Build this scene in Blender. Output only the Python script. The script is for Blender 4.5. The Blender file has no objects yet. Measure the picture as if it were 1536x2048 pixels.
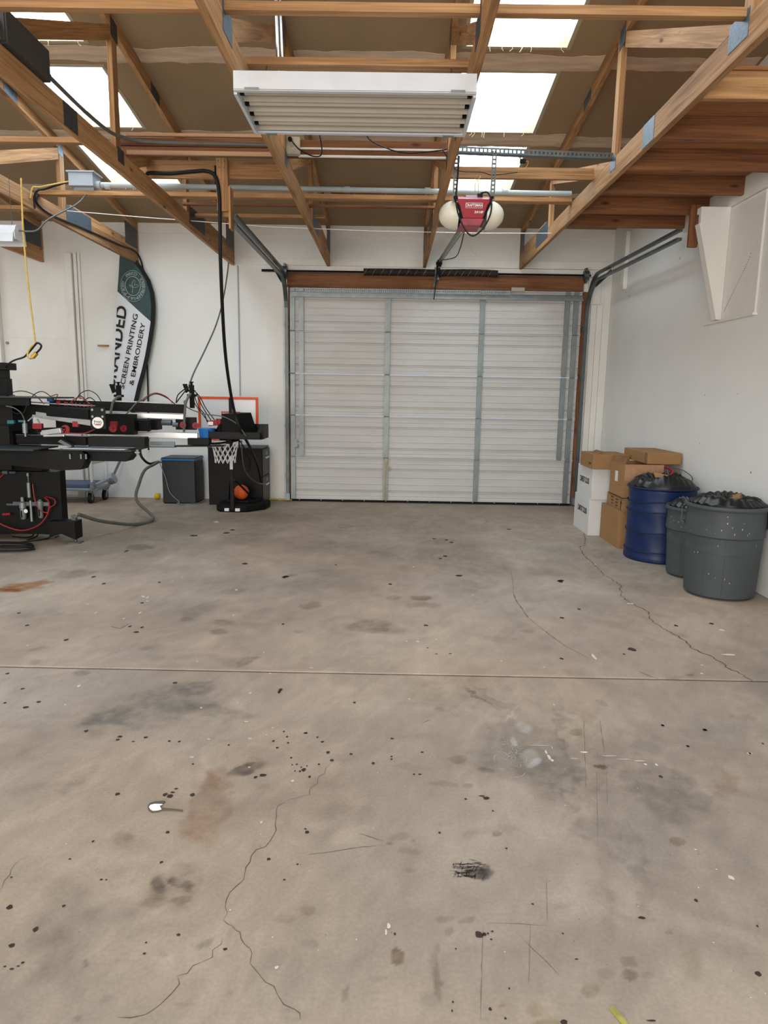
import bpy, bmesh, math, random
import numpy as np
from mathutils import Vector, Matrix
random.seed(7)
sc = bpy.context.scene
COL = sc.collection

# ------------------------------------------------------------------ camera
FPX, PITCH, ROLL, YAW, EYE = 1382.1, -0.169243, 0.01658, -0.006836, 1.4363
def cam_axes():
    F = Vector((math.sin(YAW)*math.cos(PITCH), math.cos(YAW)*math.cos(PITCH), math.sin(PITCH)))
    R0 = Vector((math.cos(YAW), -math.sin(YAW), 0)); U0 = R0.cross(F)
    R = math.cos(ROLL)*R0 + math.sin(ROLL)*U0; U = -math.sin(ROLL)*R0 + math.cos(ROLL)*U0
    return F, R, U
CF, CR, CU = cam_axes()
cd = bpy.data.cameras.new('camera'); cam = bpy.data.objects.new('camera', cd); COL.objects.link(cam)
cd.sensor_fit = 'HORIZONTAL'; cd.sensor_width = 36.0; cd.lens = FPX*36.0/1536.0; cd.clip_start = .05; cd.clip_end = 200
m4 = Matrix((CR, CU, -CF)).transposed().to_4x4(); m4.translation = (0, 0, EYE); cam.matrix_world = m4
sc.camera = cam
def P(px, py, Y):
    """point at depth Y seen at pixel px,py of the photograph (used as a measuring aid)"""
    d = CF + CR*((px-768)/FPX) + CU*((1024-py)/FPX); t = Y/d.y
    return (d.x*t, Y, EYE+d.z*t)

# ------------------------------------------------------------------ world, light, exposure
wd = bpy.data.worlds.new('world'); sc.world = wd; wd.use_nodes = True
wb = wd.node_tree.nodes['Background']; wb.inputs[0].default_value = (.62, .76, 1, 1); wb.inputs[1].default_value = 1.0
SKYLIGHT = 8.0            # daylight glowing through the roof panes
REAR = 430.0               # fill light added behind the camera, as if through an unseen open bay
ld = bpy.data.lights.new('added_rear_fill', 'AREA'); ld.shape = 'RECTANGLE'; ld.size = 5.6; ld.size_y = 3.4
ld.energy = REAR; ld.color = (1, .90, .78)
lo = bpy.data.objects.new('added_rear_fill', ld); COL.objects.link(lo); lo.location = (-2.4, -4.4, 1.75)
lo.rotation_euler = (math.radians(90), 0, 0)
vs = sc.view_settings; vs.view_transform = 'Standard'; vs.look = 'None'; vs.exposure = 0.24; vs.gamma = 1.0; vs.use_curve_mapping = False

# ------------------------------------------------------------------ materials
def lin(c):
    return tuple(((v/255)/12.92 if v/255 <= .04045 else ((v/255+.055)/1.055)**2.4) for v in c)
def mat(name, c, rough=.6, metal=0, var=.12, scale=6, stretch=(1, 1, 1), bump=0, spec=.4, rnd=0, srgb=True, detail=4):
    m = bpy.data.materials.new(name); m.use_nodes = True; nt = m.node_tree; N = nt.nodes; L = nt.links
    b = N['Principled BSDF']; b.inputs['Roughness'].default_value = rough; b.inputs['Metallic'].default_value = metal
    b.inputs['Specular IOR Level'].default_value = spec
    c = lin(c) if srgb else c
    tc = N.new('ShaderNodeTexCoord'); mp = N.new('ShaderNodeMapping'); mp.inputs['Scale'].default_value = stretch
    L.new(tc.outputs['Object'], mp.inputs[0]); no = N.new('ShaderNodeTexNoise')
    no.inputs['Scale'].default_value = scale; no.inputs['Detail'].default_value = detail; L.new(mp.outputs[0], no.inputs['Vector'])
    rp = N.new('ShaderNodeValToRGB'); rp.color_ramp.elements[0].position = .3; rp.color_ramp.elements[1].position = .7
    rp.color_ramp.elements[0].color = tuple(v*(1-var) for v in c)+(1,); rp.color_ramp.elements[1].color = tuple(min(1, v*(1+var)) for v in c)+(1,)
    L.new(no.outputs[0], rp.inputs[0]); out = rp.outputs[0]
    if rnd:
        oi = N.new('ShaderNodeObjectInfo'); mr = N.new('ShaderNodeMapRange'); mr.inputs[3].default_value = 1-rnd; mr.inputs[4].default_value = 1+rnd
        L.new(oi.outputs['Random'], mr.inputs[0]); hs = N.new('ShaderNodeHueSaturation'); L.new(mr.outputs[0], hs.inputs['Value']); L.new(out, hs.inputs['Color']); out = hs.outputs[0]
    L.new(out, b.inputs['Base Color'])
    if bump:
        bp = N.new('ShaderNodeBump'); bp.inputs['Strength'].default_value = bump; bp.inputs['Distance'].default_value = .01
        L.new(no.outputs[0], bp.inputs['Height']); L.new(bp.outputs[0], b.inputs['Normal'])
    return m
def wood(name, dark, light, axis='Y', rnd=.16, rough=.7, knots=True):
    m = bpy.data.materials.new(name); m.use_nodes = True; nt = m.node_tree; N = nt.nodes; L = nt.links
    b = N['Principled BSDF']; b.inputs['Roughness'].default_value = rough; b.inputs['Specular IOR Level'].default_value = .25
    tc = N.new('ShaderNodeTexCoord'); oi = N.new('ShaderNodeObjectInfo')
    ad = N.new('ShaderNodeVectorMath'); ad.operation = 'ADD'; sc3 = N.new('ShaderNodeVectorMath'); sc3.operation = 'SCALE'; sc3.inputs['Scale'].default_value = 37
    cb = N.new('ShaderNodeCombineXYZ')
    for i in range(3): L.new(oi.outputs['Random'], cb.inputs[i])
    L.new(cb.outputs[0], sc3.inputs[0]); L.new(tc.outputs['Object'], ad.inputs[0]); L.new(sc3.outputs[0], ad.inputs[1])
    s = {'X': (.9, 26, 26), 'Y': (26, .9, 26), 'Z': (26, 26, .9)}[axis]
    mp = N.new('ShaderNodeMapping'); mp.inputs['Scale'].default_value = s; L.new(ad.outputs[0], mp.inputs[0])
    n1 = N.new('ShaderNodeTexNoise'); n1.inputs['Scale'].default_value = 1.6; n1.inputs['Detail'].default_value = 6; n1.inputs['Distortion'].default_value = 1.4; L.new(mp.outputs[0], n1.inputs['Vector'])
    s2 = {'X': (1.2, 7, 7), 'Y': (7, 1.2, 7), 'Z': (7, 7, 1.2)}[axis]
    mp2 = N.new('ShaderNodeMapping'); mp2.inputs['Scale'].default_value = s2; L.new(ad.outputs[0], mp2.inputs[0])
    n2 = N.new('ShaderNodeTexNoise'); n2.inputs['Scale'].default_value = 1; n2.inputs['Detail'].default_value = 3; L.new(mp2.outputs[0], n2.inputs['Vector'])
    mx = N.new('ShaderNodeMix'); mx.data_type = 'FLOAT'; mx.inputs[0].default_value = .4; L.new(n1.outputs[0], mx.inputs[2]); L.new(n2.outputs[0], mx.inputs[3])
    rp = N.new('ShaderNodeValToRGB'); e = rp.color_ramp.elements; e[0].position = .33; e[0].color = lin(dark)+(1,); e[1].position = .62; e[1].color = lin(light)+(1,)
    L.new(mx.outputs[0], rp.inputs[0])
    mr = N.new('ShaderNodeMapRange'); mr.inputs[3].default_value = 1-rnd; mr.inputs[4].default_value = 1+rnd; L.new(oi.outputs['Random'], mr.inputs[0])
    hs = N.new('ShaderNodeHueSaturation'); L.new(mr.outputs[0], hs.inputs['Value']); L.new(rp.outputs[0], hs.inputs['Color']); out = hs.outputs[0]
    if knots:
        vo = N.new('ShaderNodeTexVoronoi'); mp3 = N.new('ShaderNodeMapping'); mp3.inputs['Scale'].default_value = {'X': (1.6, 5, 5), 'Y': (5, 1.6, 5), 'Z': (5, 5, 1.6)}[axis]
        L.new(ad.outputs[0], mp3.inputs[0]); L.new(mp3.outputs[0], vo.inputs['Vector']); vo.inputs['Scale'].default_value = 1.3
        kr = N.new('ShaderNodeValToRGB'); kr.color_ramp.elements[0].position = .03; kr.color_ramp.elements[0].color = (.28, .2, .15, 1); kr.color_ramp.elements[1].position = .11; kr.color_ramp.elements[1].color = (1, 1, 1, 1)
        L.new(vo.outputs['Distance'], kr.inputs[0]); mm = N.new('ShaderNodeMix'); mm.data_type = 'RGBA'; mm.blend_type = 'MULTIPLY'; mm.inputs[0].default_value = 1
        L.new(out, mm.inputs[6]); L.new(kr.outputs[0], mm.inputs[7]); out = mm.outputs[2]
    L.new(out, b.inputs['Base Color'])
    bp = N.new('ShaderNodeBump'); bp.inputs['Strength'].default_value = .12; bp.inputs['Distance'].default_value = .004; L.new(mx.outputs[0], bp.inputs['Height']); L.new(bp.outputs[0], b.inputs['Normal'])
    return m
WD, WL = (126, 88, 56), (186, 144, 100)
W = {a: wood('fir_'+a, WD, WL, a) for a in 'XYZ'}
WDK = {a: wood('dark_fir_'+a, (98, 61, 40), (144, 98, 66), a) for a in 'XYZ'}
WPLY = wood('plywood', (116, 74, 44), (176, 122, 80), 'X', rnd=.05, knots=False)
WPINK = wood('pale_fir', (150, 112, 84), (186, 150, 120), 'X')
M_ = dict(
 wall=mat('white_wall_paint', (230, 232, 231), .75, var=.035, scale=1.3, spec=.2, bump=.02),
 trim=mat('white_trim_paint', (232, 231, 227), .6, var=.05, scale=4, stretch=(1, 1, .4)),
 foam=mat('tan_ceiling_board', (156, 134, 106), .85, var=.07, scale=1.6, spec=.15),
 tape=mat('joint_compound', (206, 186, 164), .9, var=.22, scale=5, stretch=(.5, 3, 1), spec=.1),
 well=mat('cream_foam_edge', (172, 163, 141), .8, var=.06, scale=14),
 plate=mat('galvanised_plate', (92, 106, 118), .5, .6, var=.25, scale=60),
 plate_dark=mat('weathered_plate', (78, 82, 86), .5, .6, var=.25, scale=60),
 galv=mat('galvanised_steel', (134, 142, 144), .45, .55, var=.14, scale=9, stretch=(1, 1, .5)),
 galv_dk=mat('dull_steel', (96, 104, 106), .45, .7, var=.15, scale=8),
 door=mat('white_door_skin', (198, 198, 197), .5, var=.06, scale=2.2, stretch=(.6, 1, 3), spec=.35),
 black=mat('black_powder_coat', (10, 10, 11), .5, var=.25, scale=9, spec=.22),
 blackm=mat('matt_black', (16, 16, 17), .7, var=.2, scale=9, spec=.18),
 rubber=mat('black_rubber', (20, 20, 21), .6, var=.2, scale=20, spec=.3),
 grey_hose=mat('grey_hose', (92, 92, 88), .55, var=.12, scale=15),
 alu=mat('aluminium', (196, 198, 200), .35, .85, var=.1, scale=10, stretch=(.3, 3, 3)),
 chrome=mat('bright_steel', (200, 202, 205), .22, 1, var=.05),
 white=mat('white_enamel', (206, 211, 219), .35, var=.04, scale=7),
 refl=mat('aged_white_reflector', (172, 165, 152), .4, var=.06, scale=3),
 tube=mat('lamp_tube_glass', (192, 187, 176), .25, var=.03),
 pvc=mat('grey_pvc', (168, 180, 184), .45, var=.05),
 boxgrey=mat('light_grey_enclosure', (166, 178, 190), .45, var=.05),
 dkbox=mat('dark_grey_enclosure', (60, 62, 64), .5, var=.15, scale=8),
 red=mat('red_plastic', (138, 14, 26), .4, var=.1),
 redhose=mat('red_air_hose', (140, 28, 34), .4, var=.1),
 crimson=mat('crimson_casing', (150, 16, 40), .35, var=.06),
 pinkred=mat('dusty_red_top', (178, 92, 104), .6, var=.15, scale=20),
 lens=mat('milky_lens', (226, 222, 206), .3, var=.03),
 orange=mat('orange_plastic', (214, 80, 36), .5, var=.05),
 ball=mat('orange_rubber', (210, 92, 34), .6, var=.12, scale=30),
 yellow=mat('yellow_foam', (226, 190, 20), .6, var=.08),
 cordy=mat('yellow_cord', (198, 168, 92), .6, var=.15, scale=60),
 blue=mat('blue_nylon', (8, 35, 82), .45, var=.12, scale=7, bump=.05),
 navy=mat('navy_piping', (12, 26, 62), .5, var=.1),
 bluetop=mat('blue_enamel', (30, 112, 172), .4, var=.06),
 bluelid=mat('blue_plastic', (40, 112, 186), .4, var=.06),
 charcoal=mat('charcoal_steel', (42, 47, 49), .45, var=.06),
 can=mat('grey_bin_plastic', (68, 75, 78), .55, var=.09, scale=5, spec=.35),
 bag=mat('black_bin_liner', (13, 13, 14), .36, var=.2, scale=8, spec=.45),
 kraft=mat('brown_cardboard', (156, 121, 84), .8, var=.06, scale=3, spec=.15, rnd=.07),
 kraftdk=mat('cardboard_inside', (132, 98, 66), .85, var=.1, scale=8),
 wbox=mat('white_cardboard', (212, 213, 213), .7, var=.03),
 ink=mat('black_ink', (26, 26, 26), .7, var=.05),
 inkb=mat('brown_ink', (74, 54, 36), .8, var=.1),
 print=mat('white_print', (232, 230, 230), .6, var=.03),
 flagw=mat('white_flag_fabric', (214, 218, 224), .75, var=.05, scale=4),
 flagg=mat('slate_green_fabric', (58, 78, 80), .75, var=.12, scale=5, stretch=(2, 1, .6)),
 flagk=mat('black_fabric', (20, 20, 22), .8, var=.2),
 net=mat('white_net_cord', (232, 232, 230), .7, var=.05),
 clear=mat('backboard_panel', (214, 218, 220), .25, var=.03),
 cartblue=mat('blue_grey_rubber_mat', (84, 96, 122), .7, var=.1),
 cartgrey=mat('cart_grey', (146, 154, 160), .4, .2, var=.08),
 teal=mat('teal_paint', (30, 110, 116), .5, var=.1),
 blob=mat('spilled_white_paint', (225, 230, 236), .15, var=.03, spec=.6),
 brass=mat('brass', (190, 158, 70), .35, .8, var=.1),
 crack=mat('crack_dirt', (98, 85, 74), .95, var=.3, scale=30, spec=.05),
 scuff=mat('scuff_rubber', (126, 114, 102), .9, var=.3, scale=30, spec=.1),
 drop=mat('dried_ink_drop', (60, 52, 46), .8, var=.4, scale=40, spec=.2),
 fleck=mat('paint_fleck', (204, 197, 186), .8, var=.1, spec=.1),
 chalk=mat('chalk_powder', (178, 178, 178), .9, var=.2, scale=30, spec=.1),
 foam_y=mat('yellow_expanding_foam', (196, 184, 96), .9, var=.2, scale=20),
 joint=mat('joint_dirt', (40, 33, 28), .95, var=.3, scale=20, spec=.05),
)
def pane_mat():
    m = bpy.data.materials.new('glowing_translucent_pane'); m.use_nodes = True; nt = m.node_tree; N = nt.nodes; L = nt.links
    b = N['Principled BSDF']; b.inputs['Base Color'].default_value = (.8, .85, .88, 1); b.inputs['Roughness'].default_value = .4
    tc = N.new('ShaderNodeTexCoord'); mp = N.new('ShaderNodeMapping'); mp.inputs['Scale'].default_value = (9, .35, 1); L.new(tc.outputs['Object'], mp.inputs[0])
    no = N.new('ShaderNodeTexNoise'); no.inputs['Scale'].default_value = 1.5; no.inputs['Detail'].default_value = 2; L.new(mp.outputs[0], no.inputs['Vector'])
    rp = N.new('ShaderNodeValToRGB'); rp.color_ramp.elements[0].position = .3; rp.color_ramp.elements[0].color = (.66, .82, 1, 1); rp.color_ramp.elements[1].position = .6; rp.color_ramp.elements[1].color = (.83, .93, 1, 1)
    L.new(no.outputs[0], rp.inputs[0]); L.new(rp.outputs[0], b.inputs['Emission Color']); b.inputs['Emission Strength'].default_value = SKYLIGHT
    return m
M_['pane'] = pane_mat()

# ------------------------------------------------------------------ mesh building
class MB:
    def __init__(s): s.v = []; s.f = []; s.mi = []; s.cur = 0
    def add(s, vs, fs):
        k = len(s.v); s.v += [tuple(v) for v in vs]; s.f += [tuple(i+k for i in f) for f in fs]; s.mi += [s.cur]*len(fs); return s
    def use(s, i): s.cur = i; return s
    def box(s, x0, x1, y0, y1, z0, z1):
        v = [(x, y, z) for z in (z0, z1) for y in (y0, y1) for x in (x0, x1)]
        return s.add(v, [(0, 2, 3, 1), (4, 5, 7, 6), (0, 1, 5, 4), (2, 6, 7, 3), (0, 4, 6, 2), (1, 3, 7, 5)])
    def hexa(s, b, t):
        """b, t: four bottom and four top corners, same winding"""
        return s.add(list(b)+list(t), [(3, 2, 1, 0), (4, 5, 6, 7), (0, 1, 5, 4), (1, 2, 6, 5), (2, 3, 7, 6), (3, 0, 4, 7)])
    def beam(s, a, b, w, h, up=(0, 0, 1)):
        a = Vector(a); b = Vector(b); d = (b-a).normalized(); u = Vector(up); r = d.cross(u).normalized(); u = r.cross(d).normalized()
        q = [(-1, -1), (1, -1), (1, 1), (-1, 1)]
        return s.hexa([a+r*(i*w/2)+u*(j*h/2) for i, j in q], [b+r*(i*w/2)+u*(j*h/2) for i, j in q])
    def prism(s, poly, axis, a0, a1):
        n = len(poly); v = []
        for a in (a0, a1):
            for p, q in poly: v.append({'x': (a, p, q), 'y': (p, a, q), 'z': (p, q, a)}[axis])
        return s.add(v, [tuple(range(n))[::-1], tuple(range(n, 2*n))]+[(i, (i+1) % n, n+(i+1) % n, n+i) for i in range(n)])
    def tube(s, pts, r, n=8, closed=False):
        pts = [Vector(p) for p in pts]; m = len(pts); v = []; up = None
        for i, p in enumerate(pts):
            a = pts[i-1] if (i or closed) else p; b = pts[(i+1) % m] if (i < m-1 or closed) else p
            t = (b-a).normalized()
            if up is None: up = Vector((0, 0, 1)) if abs(t.z) < .9 else Vector((1, 0, 0))
            x = t.cross(up); x = x.normalized() if x.length > 1e-6 else t.orthogonal().normalized(); up = x.cross(t).normalized()
            rr = r[i] if isinstance(r, (list, tuple)) else r
            for k in range(n):
                an = 2*math.pi*k/n; v.append(p+x*(math.cos(an)*rr)+up*(math.sin(an)*rr))
        f = []; rng = m if closed else m-1
        for i in range(rng):
            j = (i+1) % m
            for k in range(n): f.append((i*n+k, i*n+(k+1) % n, j*n+(k+1) % n, j*n+k))
        if not closed: f += [tuple(range(n))[::-1], tuple(range((m-1)*n, m*n))]
        return s.add(v, f)
    def cyl(s, a, b, r, n=16, r2=None): return s.tube([a, b], [r, r if r2 is None else r2], n)
    def lathe(s, cx, cy, prof, n=40, cap0=True, cap1=False, fn=None):
        v = []; m = len(prof)
        for j, (r, z) in enumerate(prof):
            for k in range(n):
                an = 2*math.pi*k/n; rr, zz = (r, z) if fn is None else fn(r, z, an, j); v.append((cx+rr*math.cos(an), cy+rr*math.sin(an), zz))
        f = [(j*n+k, j*n+(k+1) % n, (j+1)*n+(k+1) % n, (j+1)*n+k) for j in range(m-1) for k in range(n)]
        if cap0: f.append(tuple(range(n))[::-1])
        if cap1: f.append(tuple(range((m-1)*n, m*n)))
        return s.add(v, f)
    def sphere(s, c, r, n=20, m=12, sc3=(1, 1, 1)):
        v = [(c[0], c[1], c[2]-r*sc3[2])]
        for j in range(1, m):
            th = -math.pi/2+math.pi*j/m
            for k in range(n):
                an = 2*math.pi*k/n; v.append((c[0]+r*sc3[0]*math.cos(th)*math.cos(an), c[1]+r*sc3[1]*math.cos(th)*math.sin(an), c[2]+r*sc3[2]*math.sin(th)))
        v.append((c[0], c[1], c[2]+r*sc3[2])); t = len(v)-1
        f = [(0, 1+(k+1) % n, 1+k) for k in range(n)]
        for j in range(m-2):
            for k in range(n): f.append((1+j*n+k, 1+j*n+(k+1) % n, 1+(j+1)*n+(k+1) % n, 1+(j+1)*n+k))
        f += [(t, 1+(m-2)*n+k, 1+(m-2)*n+(k+1) % n) for k in range(n)]
        return s.add(v, f)
    def sweep(s, pts, prof, side):
        """profile (a,b) swept along pts; a along the fixed vector side, b along side x tangent"""
        pts = [Vector(p) for p in pts]; S = Vector(side).normalized(); n = len(prof); v = []
        for i, p in enumerate(pts):
            a = pts[max(i-1, 0)]; b = pts[min(i+1, len(pts)-1)]; t = (b-a).normalized(); u = S.cross(t).normalized()
            v += [p+S*q[0]+u*q[1] for q in prof]
        f = [(i*n+k, i*n+(k+1) % n, (i+1)*n+(k+1) % n, (i+1)*n+k) for i in range(len(pts)-1) for k in range(n)]
        f += [tuple(range(n))[::-1], tuple(range((len(pts)-1)*n, len(pts)*n))]
        return s.add(v, f)
WLOC = {}
def wloc(o): return WLOC.get(o.name, Vector((0, 0, 0))) if o else Vector((0, 0, 0))
def build(mb, name, m, parent=None, smooth=False, bevel=0):
    v = np.array(mb.v, float); c = (v.min(0)+v.max(0))/2
    me = bpy.data.meshes.new(name); me.from_pydata((v-c).tolist(), [], mb.f)
    ms = m if isinstance(m, (list, tuple)) else [m]
    for q in ms: me.materials.append(M_[q] if isinstance(q, str) else q)
    if len(ms) > 1: me.polygons.foreach_set('material_index', mb.mi)
    bm = bmesh.new(); bm.from_mesh(me); bmesh.ops.recalc_face_normals(bm, faces=bm.faces)
    if bevel: bmesh.ops.bevel(bm, geom=[e for e in bm.edges if len(e.link_faces) == 2 and e.calc_face_angle(0) > .6], offset=bevel, segments=2, profile=.6, affect='EDGES', clamp_overlap=True)
    bm.to_mesh(me); bm.free()
    if smooth:
        me.polygons.foreach_set('use_smooth', [True]*len(me.polygons)); me.set_sharp_from_angle(angle=math.radians(38))
    o = bpy.data.objects.new(name, me); COL.objects.link(o); c = Vector(c); WLOC[o.name] = c
    if parent: o.parent = parent; o.location = c-wloc(parent)
    else: o.location = c
    return o
def tag(o, label=None, cat=None, group=None, kind=None):
    if label: o['label'] = label
    if cat: o['category'] = cat
    if group: o['group'] = group
    if kind: o['kind'] = kind
    return o
def thing(name, label, cat, loc=(0, 0, 0), group=None, kind=None):
    o = bpy.data.objects.new(name, None); COL.objects.link(o); o.location = loc; o.empty_display_size = .1; WLOC[o.name] = Vector(loc)
    return tag(o, label, cat, group, kind)
def B(*a): return MB().box(*a)
def spline(pts, n=8):
    """Catmull-Rom through pts"""
    p = [Vector(q) for q in pts]; p = [p[0]*2-p[1]]+p+[p[-1]*2-p[-2]]; out = []
    for i in range(1, len(p)-2):
        for k in range(n):
            t = k/n; out.append(.5*((2*p[i])+(p[i+1]-p[i-1])*t+(2*p[i-1]-5*p[i]+4*p[i+1]-p[i+2])*t*t+(3*p[i]-p[i-1]-3*p[i+1]+p[i+2])*t**3))
    out.append(p[-2]); return out
def text_data(s, size, align='CENTER', bold=0.0, sx=1.0, sp=1.0):
    """flat lettering as vertices (x right, y up) and faces"""
    cu = bpy.data.curves.new('t', 'FONT'); cu.body = s; cu.size = size; cu.align_x = align; cu.align_y = 'CENTER'; cu.offset = bold; cu.space_character = sp; cu.resolution_u = 3
    ob = bpy.data.objects.new('t', cu); COL.objects.link(ob); dg = bpy.context.evaluated_depsgraph_get()
    me = bpy.data.meshes.new_from_object(ob.evaluated_get(dg)); v = [(p.co.x*sx, p.co.y) for p in me.vertices]; f = [tuple(p.vertices) for p in me.polygons]
    bpy.data.objects.remove(ob); bpy.data.curves.remove(cu); bpy.data.meshes.remove(me); return v, f
def text_on(mb, s, size, org, right, up, **k):
    v, f = text_data(s, size, **k); o = Vector(org); r = Vector(right); u = Vector(up); mb.add([o+r*x+u*y for x, y in v], f); return mb

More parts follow.
